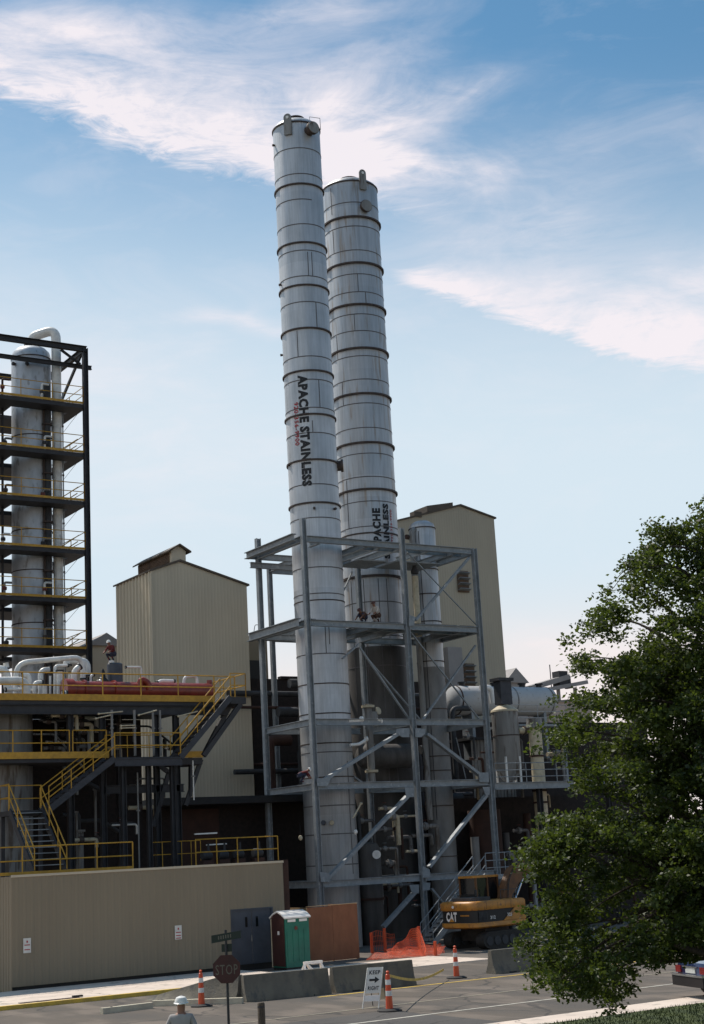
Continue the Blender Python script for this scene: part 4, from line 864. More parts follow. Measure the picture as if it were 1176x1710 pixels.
# railings on the low roof
rz = 4.3
t = thing('railing', 'yellow railing along the left part of the low roof', 'railing', (-18, -5.6, rz), 'yellow railings on the low roof')
xr0 = oB(222, 1430, -5.6).x; rail(M(), [(-21, -5.6, rz), (xr0, -5.6, rz)], 1.07, 1.55, .028).build('rails', 'yellow_paint', t)
M().box(-21, xr0, -5.62, -5.58, rz, rz+.12).build('toe_board', 'yellow_paint', t)
t = thing('railing', 'yellow railing along the right end of the low roof', 'railing', (-9, -4.5, rz), 'yellow railings on the low roof')
xa_, xb_ = oB(327, 1420, -4.5).x, oB(464, 1410, -4.5).x; rail(M(), [(xa_, -4.5, rz), (xb_, -4.5, rz)], 1.07, 1.0, .026).build('rails', 'yellow_paint', t)
t = thing('railing', 'yellow railing crossing behind at the middle of the low roof', 'railing', (-11, -2.4, rz), 'yellow railings on the low roof')
xa_, xb_ = oB(255, 1420, -2.4).x, oB(335, 1410, -2.4).x; rail(M(), [(xa_, -2.4, rz), (xb_, -2.4, rz)], 1.07, .5, .018).build('rails', 'yellow_paint', t)
# crates / equipment on low roof
for i in range(4):
    px = (345, 372, 398, 430)[i]; v = oB(px, 1425, -3.2)
    t = thing('pump_unit', ('small pump unit nearest the middle of the low roof', 'second pump unit behind the low roof railing', 'third pump unit behind the low roof railing', 'rightmost pump unit behind the low roof railing')[i], 'pump', (v.x, -3.2, 4.26), 'pump units on the low roof')
    M().box(v.x-.25, v.x+.25, -3.4, -3.0, 4.27, 4.5).build('base', 'rust_brown', t); M().lathe((v.x-.22, -3.2, 4.7), [(.18, 0), (.2, .05), (.2, .4), (.1, .48)], 16, (1, 0, 0)).build('motor', 'shade_grey', t)
    M().tube([(v.x+.1, -3.2, 4.8), (v.x+.1, -3.2, 5.2)], .05, 8).build('pipe', 'shade_grey', t)
t = thing('beam_stack', 'pale planks laid over the pumps on the low roof', 'planks', (-9.5, -2.8, 5), 'planks')
v = oB(325, 1393, -2.7); q = oB(362, 1391, -2.7); M().bar(v, q, .12, .06).build('plank', 'white_pipe', t); v = oB(345, 1411, -2.7); q = oB(378, 1409, -2.7); M().bar(v, q, .1, .05).build('plank', 'white_pipe', t)
# big tank at the left edge
v = oB(0, 1300, .3); Rk = oB(50, 1300, .3).x-oB(-42, 1300, .3).x; Rk = Rk/2
t = thing('storage_tank', 'big streaked grey upright tank behind the railings at the left edge', 'tank', (oB(2, 1300, .6).x, .6, 0))
M().lathe((oB(2, 1300, .6).x, .6, 0), [(1.35, 3.5), (1.35, z1-.35)], 40).build('shell', 'tank_grey', t)
ringM((oB(2, 1300, .6).x, .6), 1.35, 6.9, .05, .08).build('band', 'ring_steel', t)
ringM((oB(2, 1300, .6).x, .6), 1.35, 9.0, .04, .06).build('band', 'ring_steel', t)
# red exchanger
ex0 = oB(106, 1152, 0.2); ex1 = oB(357, 1148, .2); ez = z1+.62; Rx = .40
t = thing('heat_exchanger', 'long red horizontal heat exchanger on the upper yellow-railed deck', 'heat exchanger', (ex0.x, .2, z1))
Lx = ex1.x-ex0.x
M().lathe((ex0.x, .2, ez), [(.02, 0), (Rx+.1, .01), (Rx+.1, .4), (Rx+.06, .42), (Rx+.06, .46), (Rx, .47), (Rx, Lx-.25), (Rx*.85, Lx-.1), (Rx*.4, Lx)], 32, (1, 0, 0)).build('shell', 'red_shell', t)
for s_ in (.95, 2.4): M().lathe((ex0.x+s_, .2, ez), [(Rx+.07, -.05), (Rx+.07, .05)], 32, (1, 0, 0)).build('flange', 'red_shell', t)
for s_ in (1.4, 4.6, 7.2): M().box(ex0.x+s_-.08, ex0.x+s_+.08, -.15, .55, z1-.04, ez-.2).build('saddle', 'dark_red', t)
ev = oB(232, 1140, .2).x; M().tube(elbow([(ev-.1, -.1, ez+.1), (ev-.05, -.15, ez+.52), (ev+.3, -.2, ez+.3), (ev+.35, -.2, ez)], .2), .15, 12).build('nozzle', 'red_shell', t)
ev = oB(350, 1140, .2).x; M().tube([(ev, .2, ez), (ev, .2, ez+.55)], .13, 12).build('nozzle', 'red_shell', t)
# white insulated pipes on the upper deck
def wp(label, pts, b, r, m='white_pipe', rad=.35, grp='white pipes on the upper deck'):
    P = [oB(x, y, b) for x, y in pts]; t = thing('pipe', label, 'pipe', P[0], grp); M().tube(elbow(P, rad), r, 16).build('pipe', m, t)
    for e, dd in ((P[0], P[1]-P[0]), (P[-1], P[-2]-P[-1])): M().lathe(e, [(r*1.35, 0), (r*1.35, .07)], 16, dd).build('flange', 'dark_steel', t)
wp('longest fat white pipe arching over the left deck', [(27, 1172), (27, 1107), (139, 1097), (139, 1135)], 1.6, .12, rad=.6)
wp('white capped pipe bend left of the red exchanger', [(124, 1150), (124, 1120), (134, 1112)], .6, .13)
wp('fat white horizontal pipe at the left rail', [(-20, 1137), (42, 1136), (47, 1170)], -.4, .17)
wp('white pipe with a round top beside the exchanger end', [(100, 1165), (100, 1119)], .8, .14)
wp('thin white pipe stepping down in the middle of the deck', [(92, 1172), (92, 1112), (115, 1111)], 1.2, .07, rad=.15)
wp('white pipe elbow behind the middle of the deck', [(68, 1172), (68, 1119), (85, 1118)], 1.6, .12, rad=.25)
wp('short fat white pipe stub near the top rail', [(75, 1165), (75, 1142)], 0, .11)
wp('white ball ended pipe at the far left', [(12, 1118), (9, 1104)], 1.0, .12)
wp('white pipe bend at the far left edge', [(-15, 1118), (10, 1117), (15, 1165)], .9, .18)
wp('wide white pipe behind the arching pipe', [(112, 1112), (112, 1104), (146, 1104), (146, 1130)], 2.6, .17)
wp('thin white pipe hooking over beside the ribbed wall', [(209, 1114), (236, 1114), (237, 1150)], .6, .05, rad=.12)
wp('small white hoop pipe near the right end of the exchanger', [(307, 1145), (308, 1130), (329, 1129), (330, 1145)], .8, .07, rad=.2)
wp('low white pipe lying along the top of the exchanger', [(262, 1141), (270, 1137), (292, 1138)], .9, .09, rad=.1)
wp('white pale cone pipe left of the unit', [(165, 1142), (172, 1136)], .6, .14)
wp('white pipe riser with elbow between the rail posts at left', [(58, 1172), (58, 1140), (72, 1139)], .2, .09, rad=.15)
wp('thick pale elbow dropping behind the left rail', [(34, 1128), (48, 1127), (50, 1170)], .9, .13, rad=.25)
wp('white stub pipe with a flange behind the exchanger end', [(118, 1137), (118, 1122)], 1.4, .1)
wp('slender white riser in front of the arching pipe', [(84, 1172), (84, 1126)], .4, .05)
wp('pale crossing pipe low behind the left rail', [(8, 1152), (40, 1151), (62, 1154)], .5, .08, rad=.2)
wp('short white goose-neck pipe near the arch foot', [(36, 1150), (36, 1138), (46, 1137), (46, 1148)], 1.2, .07, rad=.15)
wp('pale round-ended pipe facing the rail below the top rail', [(104, 1158), (112, 1158)], -.2, .12)
wp('small white riser just right of the arch', [(152, 1150), (152, 1128), (158, 1127)], 1.2, .06, rad=.12)
rr = random.Random(11)
for i in range(16):
    px = rr.uniform(5, 280) if i < 10 else rr.uniform(100, 215); py = rr.uniform(1188, 1240) if i < 10 else rr.uniform(1290, 1400); b = rr.uniform(-.6, 2.5)
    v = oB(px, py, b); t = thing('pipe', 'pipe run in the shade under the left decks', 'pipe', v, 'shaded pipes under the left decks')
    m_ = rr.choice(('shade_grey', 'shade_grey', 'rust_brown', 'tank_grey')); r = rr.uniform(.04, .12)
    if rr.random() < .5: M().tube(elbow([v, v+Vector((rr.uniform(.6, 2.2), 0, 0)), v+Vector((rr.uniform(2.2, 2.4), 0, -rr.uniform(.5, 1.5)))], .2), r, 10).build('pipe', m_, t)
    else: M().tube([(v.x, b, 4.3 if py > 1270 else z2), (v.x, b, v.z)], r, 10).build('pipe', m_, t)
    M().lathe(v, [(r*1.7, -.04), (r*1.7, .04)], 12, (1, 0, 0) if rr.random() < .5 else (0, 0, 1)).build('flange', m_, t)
rr = random.Random(21)
for i in range(26):
    px = rr.uniform(60, 300); lo = i % 3 == 0
    py = rr.uniform(1285, 1420) if lo else rr.uniform(1190, 1250)
    if lo: px = rr.uniform(95, 240)
    b = rr.uniform(-1.6, 1.5); v = oB(px, py, b); r = rr.uniform(.03, .10)
    t = thing('valve_run', 'small valve and pipe run among the shaded pipework of the left structure', 'valve', v, 'small valves under the left decks')
    L_ = rr.uniform(.4, 1.4); m_ = rr.choice(('tank_grey', 'weathered_shaded_grey', 'shade_grey', 'pale_tan', 'white_pipe'))
    M().tube(elbow([v, v+Vector((L_, 0, 0)), v+Vector((L_, 0, -rr.uniform(.3, 1.0)))], .12), r, 10).build('pipe', m_, t)
    M().lathe(v+Vector((L_*.4, 0, 0)), [(r*1.7, -.10), (r*1.9, 0), (r*1.7, .10)], 12, (1, 0, 0)).build('body', 'ring_steel', t)
    M().lathe(v+Vector((L_*.4, 0, r+.18)), [(.10, 0), (.10, .02)], 14).build('handwheel', rr.choice(('dark_red', 'ring_steel', 'galv')), t)
    M().tube([v+Vector((L_*.4, 0, r)), v+Vector((L_*.4, 0, r+.19))], .014, 6).build('stem', 'ring_steel', t)
for i, (px, y0, y1) in enumerate(((188, 1185, 1262), (226, 1190, 1262), (257, 1205, 1262), (269, 1188, 1262), (233, 1290, 1450), (254, 1285, 1450), (324, 1270, 1336))):
    b = -2.4; v = oB(px, y1, b); u = oB(px, y0, b)
    t = thing('pipe', ('leftmost pale standpipe behind the landing rail', 'second pale standpipe behind the landing rail', 'third short pale standpipe behind the landing rail', 'rightmost pale standpipe behind the landing rail', 'left pale pipe below the landing', 'right pale pipe below the landing', 'thin pale drain pipe at the right bracket')[i], 'pipe', v, 'pale standpipes by the landing')
    if i < 4: u.z = z1-.55
    M().tube([(v.x, b, v.z), (v.x, b, u.z)], (.055, .06, .055, .045, .035, .045, .03)[i], 10).build('pipe', 'tank_grey' if i != 6 else 'white_pipe', t)
    M().lathe((v.x, b, v.z*.4+u.z*.6), [(.09, -.03), (.09, .03)], 12).build('flange', 'tank_grey', t)
for i, (P, Q) in enumerate((((165, 1192), (205, 1188)), ((160, 1200), (185, 1194)), ((232, 1194), (262, 1186)), ((202, 1212), (226, 1211)), ((202, 1216), (226, 1215)), ((298, 1196), (330, 1188)))):
    t = thing('pipe', ('upper sunlit thin pipe under the deck at left', 'lower sunlit thin pipe under the deck at left', 'sunlit thin pipe sloping under the deck middle', 'upper of two pale short pipes behind the landing', 'lower of two pale short pipes behind the landing', 'sunlit knobbly pipe beside the upper stair flight')[i], 'pipe', oB(*P, -2.5), 'thin pipes under the deck')
    M().tube([oB(*P, -2.5), oB(*Q, -2.5)], .028, 8).build('pipe', 'pale_tan', t)
    M().lathe(oB(*P, -2.5), [(.05, -.03), (.05, .03)], 8, (1, 0, 0)).build('flange', 'pale_tan', t)
# unit with the worker on top
p = oB(183, 1106, .9); q = oB(209, 1106, .9)
t = thing('blue_grey_unit', 'blue-grey cylindrical unit behind the red exchanger with a worker above', 'tank', (p.x, .9, z1))
cu_ = (p.x+q.x)/2; M().lathe((cu_, 1.2, z1-.05), [(.36, 0), (.36, p.z-z1), (.3, p.z-z1+.05)], 28).build('shell', 'door_blue', t)
M().lathe((cu_-.2, 1.1, p.z), [(.13, 0), (.13, .1), (.03, .13)], 14).build('cap', 'white_plastic', t); UNIT = (cu_, 1.2, p.z+.05)
p = oB(172, 1122, .9); t = thing('valve_actuator', 'black valve actuator standing left of the blue-grey unit', 'valve', (p.x, .9, z1))
M().lathe((p.x, .9, z1), [(.08, 0), (.08, .7), (.2, .8), (.26, 1.0), (.26, 1.15), (.12, 1.3), (.08, 1.6), (.03, 1.7)], 16).build('body', 'black', t)
M().lathe((p.x+.35, .9, z1+.75), [(.12, 0), (.12, .3)], 12, (0, -1, 0)).build('gauge', 'rust_brown', t)

# ------------------------------------------------------------------ people
def person(label, loc, face, pose, shirt, trousers, hat, scale=1.0, group=None):
    """pose: dict of joints in metres (x right, y forward, z up) round the pelvis; one skinned body"""
    J = dict(pelvis=(0, 0, .95), chest=(0, .02, 1.28), neck=(0, .02, 1.48), head=(0, .05, 1.60), crown=(0, .04, 1.72),
             lsh=(-.19, 0, 1.42), lel=(-.25, .0, 1.12), lha=(-.24, .1, .86), lfi=(-.235, .13, .76), rsh=(.19, 0, 1.42), rel=(.25, 0, 1.12), rha=(.24, .1, .86), rfi=(.235, .13, .76),
             lhi=(-.1, 0, .9), lkn=(-.11, .02, .5), lan=(-.12, -.02, .09), lto=(-.13, .14, .04), rhi=(.1, 0, .9), rkn=(.11, .02, .5), ran=(.12, -.02, .09), rto=(.13, .14, .04))
    J.update(pose)
    rad = dict(pelvis=.155, chest=.16, neck=.06, head=.088, crown=.075, lsh=.075, lel=.05, lha=.036, lfi=.028, rsh=.075, rel=.05, rha=.036, rfi=.028,
               lhi=.095, lkn=.065, lan=.045, lto=.04, rhi=.095, rkn=.065, ran=.045, rto=.04)
    E = [('pelvis', 'chest'), ('chest', 'neck'), ('neck', 'head'), ('head', 'crown'), ('chest', 'lsh'), ('lsh', 'lel'), ('lel', 'lha'), ('lha', 'lfi'), ('chest', 'rsh'), ('rsh', 'rel'), ('rel', 'rha'), ('rha', 'rfi'),
         ('pelvis', 'lhi'), ('lhi', 'lkn'), ('lkn', 'lan'), ('lan', 'lto'), ('pelvis', 'rhi'), ('rhi', 'rkn'), ('rkn', 'ran'), ('ran', 'rto')]
    bm = bmesh.new(); sk = bm.verts.layers.skin.verify(); V = {}
    for k in J: V[k] = bm.verts.new(J[k]); V[k][sk].radius = (rad[k]*(1.25 if k in ('pelvis', 'chest') else 1), rad[k]*(.85 if k in ('pelvis', 'chest') else 1))
    for a, b in E: bm.edges.new((V[a], V[b]))
    V['pelvis'][sk].use_root = True
    me = bpy.data.meshes.new('body'); bm.to_mesh(me); bm.free(); ob = bpy.data.objects.new('body_source', me); sc.collection.objects.link(ob)
    ob.modifiers.new('s', 'SKIN'); sm = ob.modifiers.new('u', 'SUBSURF'); sm.levels = 2
    bpy.context.view_layer.update(); dg = bpy.context.evaluated_depsgraph_get(); m2_ = bpy.data.meshes.new_from_object(ob.evaluated_get(dg)); bpy.data.objects.remove(ob)
    for m_ in (shirt, trousers, 'skin', 'rubber'): m2_.materials.append(MATS[m_])
    nk = Vector(J['neck']).z
    for p_ in m2_.polygons:
        c = p_.center; best = min(J, key=lambda k: (Vector(J[k])-c).length)
        p_.material_index = 2 if best in ('head', 'crown', 'lha', 'lfi', 'rha', 'rfi') or (best == 'neck' and c.z > nk) else 3 if best in ('lto', 'rto', 'lan', 'ran') and (Vector(J['lan'])-c).length < .2 and best[1:] == 'to' else 1 if best in ('lhi', 'lkn', 'lan', 'rhi', 'rkn', 'ran') or (best == 'pelvis' and c.z < Vector(J['pelvis']).z+.03) else 0
        p_.use_smooth = True
    m2_.name = 'body'
    root = thing('person', label, 'person', loc, group, rz=math.atan2(-face[0], face[1])); root.scale = (scale,)*3
    bo = bpy.data.objects.new('body', m2_); sc.collection.objects.link(bo); bo.parent = root
    h = Vector(J['crown']); hh = Vector(J['head']); dr_ = (h-hh).normalized()
    M().lathe(h-dr_*.04, [(.138, -.012), (.142, 0), (.122, .012), (.116, .05), (.088, .10), (.03, .122)], 20, dr_).build('hard_hat', hat, root, local=True)
    M().box(-.014, .014, hh.y+.075, hh.y+.11, hh.z-.02, hh.z+.02).build('nose', 'skin', root, local=True)
    return root
away = (FW[0], FW[1])
v = oZ(302, 1672, 1.80)
person('person in a white hard hat and pale grey shirt, back turned, at the bottom edge', (v.x, v.y, .09), away,
       dict(lel=(-.30, -.02, 1.14), rel=(.30, -.02, 1.14), lha=(-.27, .14, .92), rha=(.27, .14, .92)), 'shirt_grey', 'trousers', 'hat_white', 1.0)
v = oB(629, 1040, 1.0)
V1 = v.x
v = oB(608, 1040, 1.0)
crouch = dict(pelvis=(0, -.1, .42), chest=(0, .1, .72), neck=(0, .22, .9), head=(0, .28, 1.0), crown=(0, .3, 1.12), lsh=(-.19, .15, .85), rsh=(.19, .15, .85), lel=(-.24, .3, .62), rel=(.24, .3, .62), lha=(-.18, .5, .5), rha=(.18, .5, .5), lfi=(-.17, .58, .46), rfi=(.17, .58, .46),
              lhi=(-.1, -.08, .4), rhi=(.1, -.08, .4), lkn=(-.15, .34, .48), rkn=(.15, .34, .44), lan=(-.13, .05, .08), ran=(.13, .05, .08), lto=(-.14, .2, .04), rto=(.14, .2, .04))
person('person in a pale shirt and brown hard hat crouching on the high frame deck', (V1, .9, LV[3]+.27), (-.8, -.3), crouch, 'shirt_white', 'shirt_brown', 'hat_brown', .95, 'workers on the frame')
low = dict(crouch, pelvis=(0, -.1, .30), lhi=(-.1, -.08, .28), rhi=(.1, -.08, .28), chest=(0, .14, .48), neck=(0, .3, .58), head=(0, .38, .64), crown=(0, .44, .74), lsh=(-.19, .22, .56), rsh=(.19, .22, .56), lel=(-.24, .38, .36), rel=(.24, .38, .36), lha=(-.18, .55, .2), rha=(.18, .55, .2), lfi=(-.17, .62, .16), rfi=(.17, .62, .16))
person('person in dark clothes bent low on the high frame deck', (v.x, .9, LV[3]+.27), (-.9, -.2), low, 'shirt_brown', 'trousers', 'hat_brown', .9, 'workers on the frame')
person('person in maroon shirt and white hard hat crouching on the blue-grey unit', (UNIT[0]-.1, UNIT[1], UNIT[2]), (-.9, -.4), crouch, 'shirt_red', 'trousers', 'hat_white', .85)
v = oB(512, 1304, -.1)
person('person in red shirt and white hard hat bending over the front left beam', (v.x-.25, .1, LV[1]+.2), (.95, -.3),
       dict(crouch, chest=(0, .25, .55), neck=(0, .42, .62), head=(0, .5, .66), crown=(0, .6, .72), lsh=(-.19, .35, .6), rsh=(.19, .35, .6), lel=(-.22, .5, .4), rel=(.22, .5, .4), lha=(-.18, .6, .25), rha=(.18, .6, .25), lfi=(-.17, .66, .2), rfi=(.17, .66, .2)), 'shirt_red', 'trousers', 'hat_white', .85)

# ------------------------------------------------------------------ street furniture
# portable toilet
t = thing('portable_toilet', 'teal portable toilet with a maroon door side and white domed roof', 'portable toilet', (-7.95, -8.5, 0)); X, Y = -7.95, -8.5
bd = M().box(X, X+1.12, Y, Y+1.12, .1, 2.0); bd.build('body', 'teal', t)
for k in range(4): M().box(X+.08+.26*k, X+.24+.26*k, Y-.015, Y-.002, .3, 1.55).build('panel_rib', 'teal', t)
dd = M().box(X-.03, X-.002, Y+.06, Y+1.06, .15, 2.05).build('door', 'maroon', t)
M().box(X-.045, X-.031, Y+.42, Y+.56, 1.38, 1.52).build('latch', 'white_plastic', dd); M().box(X-.04, X-.002, Y+1.06, Y+1.12, .1, 2.0).build('frame', 'pale_tan', dd)
M().prism([(X-.006, Y+.0, 2.0), (X-.006, Y+1.12, 2.0), (X-.006, Y+1.0, 2.16), (X-.006, Y+.56, 2.25), (X-.006, Y+.12, 2.16)], (.05, 0, 0)).build('gable', 'maroon', t)
rf = M().prism([(X-.06, Y-.07, 2.0), (X-.06, Y-.07, 2.06), (X-.06, Y+.2, 2.21), (X-.06, Y+.56, 2.32), (X-.06, Y+.92, 2.21), (X-.06, Y+1.19, 2.06), (X-.06, Y+1.19, 2.0), (X-.06, Y+.92, 2.15), (X-.06, Y+.56, 2.26), (X-.06, Y+.2, 2.15)], (1.24, 0, 0)).build('roof', 'white_plastic', t)
for x in (X+.12, X+.66): M().box(x, x+.36, Y-.035, Y-.002, 1.87, 1.97).build('vent', 'white_plastic', t)
hm = M().prism([(X+.5+.1*math.cos(a)*(1 if k % 2 else .55), Y-.02, 1.62+.1*math.sin(a)*(1 if k % 2 else .55)) for k, a in enumerate([i*math.pi/5 for i in range(10)])], (0, .015, 0)); hm.build('emblem', 'dark_red', t)
M().box(X+.02, X+1.1, Y+.02, Y+1.1, 0, .1).build('skid', 'black', t)
# plywood hoarding
p = oZ(522, 1609); q = oZ(608, 1601); X0, X1, Yp = p.x, q.x, -5.85
zt_ = oB(565, 1511, Yp).z
t = thing('plywood_box', 'brown plywood hoarding box behind the portable toilet', 'hoarding', (X0, Yp, 0))
M().box(X0, (X0+X1)/2-.004, Yp, Yp+.03, .02, zt_-.03).box((X0+X1)/2+.004, X1, Yp, Yp+.03, .02, zt_).build('front_panel', 'plywood', t)
M().box(X0-.03, X0-.002, Yp, Yp+2.4, .02, zt_-.02).build('side_panel', 'plywood_light', t); M().box(X1+.002, X1+.03, Yp, Yp+2.4, .02, zt_-.02).build('side_panel', 'plywood', t)
M().box(X0-.04, X1+.04, Yp-.02, Yp+.05, zt_+.002, zt_+.03).build('top_batten', 'plywood_light', t)
for x in (X0+.05, (X0+X1)/2, X1-.05): M().bar((x, Yp+.07, 0), (x, Yp+.07, zt_-.05), .04, .09).build('stud', 'plywood_light', t)
# barriers
def barrier(label, p, q, taper=None):
    p = Vector((p.x, p.y, 0)); q = Vector((q.x, q.y, 0)); d = (q-p); L = d.length; a = math.atan2(d.y, d.x)
    t = thing('concrete_barrier', label, 'barrier', p, 'concrete barriers along the kerb', rz=a)
    pr = [(-.3, 0), (-.3, .07), (-.17, .30), (-.085, .81), (.085, .81), (.17, .30), (.3, .07), (.3, 0)]
    mb = M(); n = len(pr); N_ = 8; vs = []
    for k in range(N_+1):
        s_ = L*k/N_; h = 1.0 if not taper else taper+(1-taper)*min(1, s_/(L*.85))
        wob = random.uniform(-.006, .006)
        for y, z in pr: vs.append((s_, -y+wob, z*h))
    fs = [tuple(range(n)), tuple(N_*n+i for i in range(n-1, -1, -1))]
    for k in range(N_):
        for i in range(n): fs.append((k*n+i, k*n+(i+1) % n, (k+1)*n+(i+1) % n, (k+1)*n+i))
    mb.add(vs, fs).build('body', 'barrier_concrete', t, local=True)
    M().box(.6, .9, -.302, -.1, .0, .05).box(L-.9, L-.6, -.302, -.1, .0, .05).build('fork_slot', 'black', t, local=True)
    return t
o = Vector((0, .3, 0))
barrier('lowest concrete barrier, its left end tapering, behind the stop sign', oZ(258, 1671)+o, oZ(411, 1673)+o, .12)
barrier('concrete barrier between the stop sign and the portable toilet', oZ(414, 1674)+o, oZ(556, 1660)+o)
barrier('concrete barrier behind the arrow sign', oZ(563, 1659)+o, oZ(697, 1645)+o)
barrier('concrete barrier at the right beneath the tree', oZ(829, 1627)+o, oZ(925, 1617)+o)
# low kerb timber pieces
for i, (P, Q, lab) in enumerate((((172, 1694), (256, 1684), 'pale concrete parking stop lying at the left of the road'), ((258, 1681), (408, 1676), 'long pale kerb piece lying before the lowest barrier'))):
    p = oZ(*P); q = oZ(*Q); t = thing('parking_stop', lab, 'kerb stone', (p.x, p.y, 0), 'loose kerb pieces')
    M().bar((p.x, p.y+.1, .09), (q.x, q.y+.1, .09), .2, .18).build('body', 'kerb_stone', t)
    M().bar((p.x+.3, p.y+.1, .185), (p.x+.36, p.y+.1, .185), .05, .01).build('pin', 'dark_steel', t)
# debris on the pavement
p = oZ(80, 1671, .12); t = thing('drain_cover', 'rusty rectangular drain cover on the pavement near the building corner', 'drain cover', (p.x, p.y, .12))
M().box(p.x-1.0, p.x+1.1, p.y-.12, p.y+.12, .122, .14).build('frame', 'rust_brown', t); M().box(p.x+.9, p.x+1.25, p.y-.05, p.y+.1, .141, .2).build('plate', 'dark_steel', t)
# channelizer tubes
def cone(label, p, h=1.07, tape=None):
    t = thing('traffic_tube', label, 'traffic cone', (p.x, p.y, 0), 'orange traffic tubes')
    M().lathe((p.x, p.y, 0), [(.36, 0), (.36, .04), (.30, .075), (.1, .08)], 8).build('base', 'rubber', t)
    def rr_(z): return .105-.045*z/h
    M().lathe((p.x, p.y, 0), [(rr_(0), .07), (rr_(h*.95), h*.93), (.03, h*.95), (.035, h*.97), (.05, h*1.0), (.02, h*1.03)], 20).build('tube', 'orange', t)
    for z in (.42, .72): M().lathe((p.x, p.y, 0), [(rr_(z)+.003, z), (rr_(z+.14)+.003, z+.14)], 20).build('reflective_band', 'reflective', t)
    return t
cone('orange traffic tube at left behind the kerb piece', oZ(337, 1681)); cone('orange traffic tube by the excavator', oZ(763, 1634)); c3 = oZ(651, 1689)
cone('orange traffic tube with yellow tape beside the arrow sign', c3)
p1 = oZ(763, 1634); t = thing('caution_tape', 'yellow caution tape strung from the traffic tube to the right', 'tape', (c3.x, c3.y, .95))
pts = []
for k in range(13):
    s_ = k/12; e = lerp((c3.x, c3.y, .98), (p1.x-.6, p1.y-.1, .35), s_)
    pts.append(e+Vector((0, 0, -.22*math.sin(s_*math.pi))))
tp = M()
for a_, b_ in zip(pts[:-1], pts[1:]): tp.bar(a_, b_, .006, .075)
tp.build('tape', 'line_yellow', t)
# arrow sign
p = oZ(626, 1684); f2 = Vector((-FW[0], -FW[1], 0)); r2 = Vector((RT[0], RT[1], 0)); a = math.atan2(r2.y, r2.x)
t = thing('arrow_sign', 'white folding sign reading KEEP RIGHT with a black arrow on the road', 'sign', (p.x, p.y, 0), rz=a)
tilt = .13
def sp(x, z, off=0.0): return Vector((x+.17*(z-.6)*.9, -.02-off+(z)*.18, z))
for (x0, x1, z0, z1_, nm, m_) in ((-.22, .22, .42, 1.12, 'panel', 'sign_white'), (-.25, .2, .2, .36, 'lower_panel', 'white_plastic')):
    M().prism([sp(x0, z0), sp(x1, z0), sp(x1, z1_), sp(x0, z1_)], (0, .015, 0)).build(nm, m_, t, local=True)
M().bar(sp(-.26, 0), sp(-.22, 1.12), .02, .03).build('leg', 'white_pipe', t, local=True); M().bar(sp(.2, 0), sp(.22, 1.12), .02, .03).build('leg', 'white_pipe', t, local=True)
M().bar((-.05, .75, 0), sp(-.2, 1.1)+Vector((0, .03, 0)), .02, .03).bar((.35, .75, 0), sp(.2, 1.1)+Vector((0, .03, 0)), .02, .03).build('rear_leg', 'dark_steel', t, local=True)
M().prism([(.12, .62, .18), (.5, .62, .18), (.5, .62, .5), (.12, .62, .5)], (0, .02, 0)).build('rear_panel', 'pale_tan', t, local=True)
for body, zz in (('KEEP', .93), ('RIGHT', .5)):
    mb = text_mesh(body, .11, .32, .03); mb.v = [tuple(sp(-.16+x, zz+y, .004)) for x, y, z in mb.v]; mb.build('lettering', 'ink', t, local=True, smooth=False)
ar = M(); ar.prism([sp(-.14, .75, .006), sp(.02, .75, .006), sp(.02, .69, .006), sp(.15, .78, .006), sp(.02, .87, .006), sp(.02, .81, .006), sp(-.14, .81, .006)], (0, .004, 0)); ar.build('arrow', 'ink', t, local=True)
# stop sign
ys = 32.5; c = oY(379, 1618, ys); ft_ = Vector((c.x, c.y, .09)); t = thing('stop_sign', 'red octagonal STOP sign on a post with street name blades on top', 'sign', (c.x, c.y, .09), rz=a)
zc = c.z-.09; oc = [(.305*math.cos(R_(22.5+45*k)), .305*math.sin(R_(22.5+45*k))) for k in range(8)]
M().prism([(x, -.05, zc+z) for x, z in oc], (0, .006, 0)).build('octagon', 'sign_red', t, local=True)
M().tube([(0, 0, 0), (0, 0, oY(374, 1553, ys).z-.09)], .028, 8).build('post', 'dark_steel', t, local=True)
mb = text_mesh('STOP', .20, .46, .0); mb.v = [(-.23+x, -.054, zc-.11+y) for x, y, z in mb.v]; mb.build('lettering', 'pale_lettering', t, local=True, smooth=False)
z_ = oY(374, 1566, ys).z-.09; bl = M().prism([(-.30, -.035, z_-.10), (.32, -.035, z_-.02), (.32, -.035, z_+.13), (-.30, -.035, z_+.06)], (0, .006, 0)).build('street_name_blade', 'sign_green', t, local=True)
lt = M()
for k in range(6): lt.box(-.16+.05*k, -.135+.05*k, -.038, -.036, z_-.03+.006*k, z_+.04+.006*k)
lt.build('lettering', 'pale_lettering', bl, local=True)
z_ = oY(376, 1584, ys).z-.09; b2 = M().prism([(-.10, .03, z_-.07), (.12, .035, z_-.07), (.12, .035, z_+.09), (-.10, .03, z_+.09)], (0, .006, 0)).build('street_name_blade', 'sign_green', t, local=True)
# wooden post
c = oY(436, 1674, 38.5); t = thing('wooden_post', 'short dark round wooden post on the near verge', 'bollard', (c.x, c.y, .09))
M().lathe((c.x, c.y, .09), [(.095, 0), (.09, c.z-.12), (.07, c.z-.09), (.01, c.z-.08)], 14).build('post', 'wood_post', t)
ringM((c.x, c.y), .088, c.z-.1, .004, .04).build('band', 'dark_steel', t)
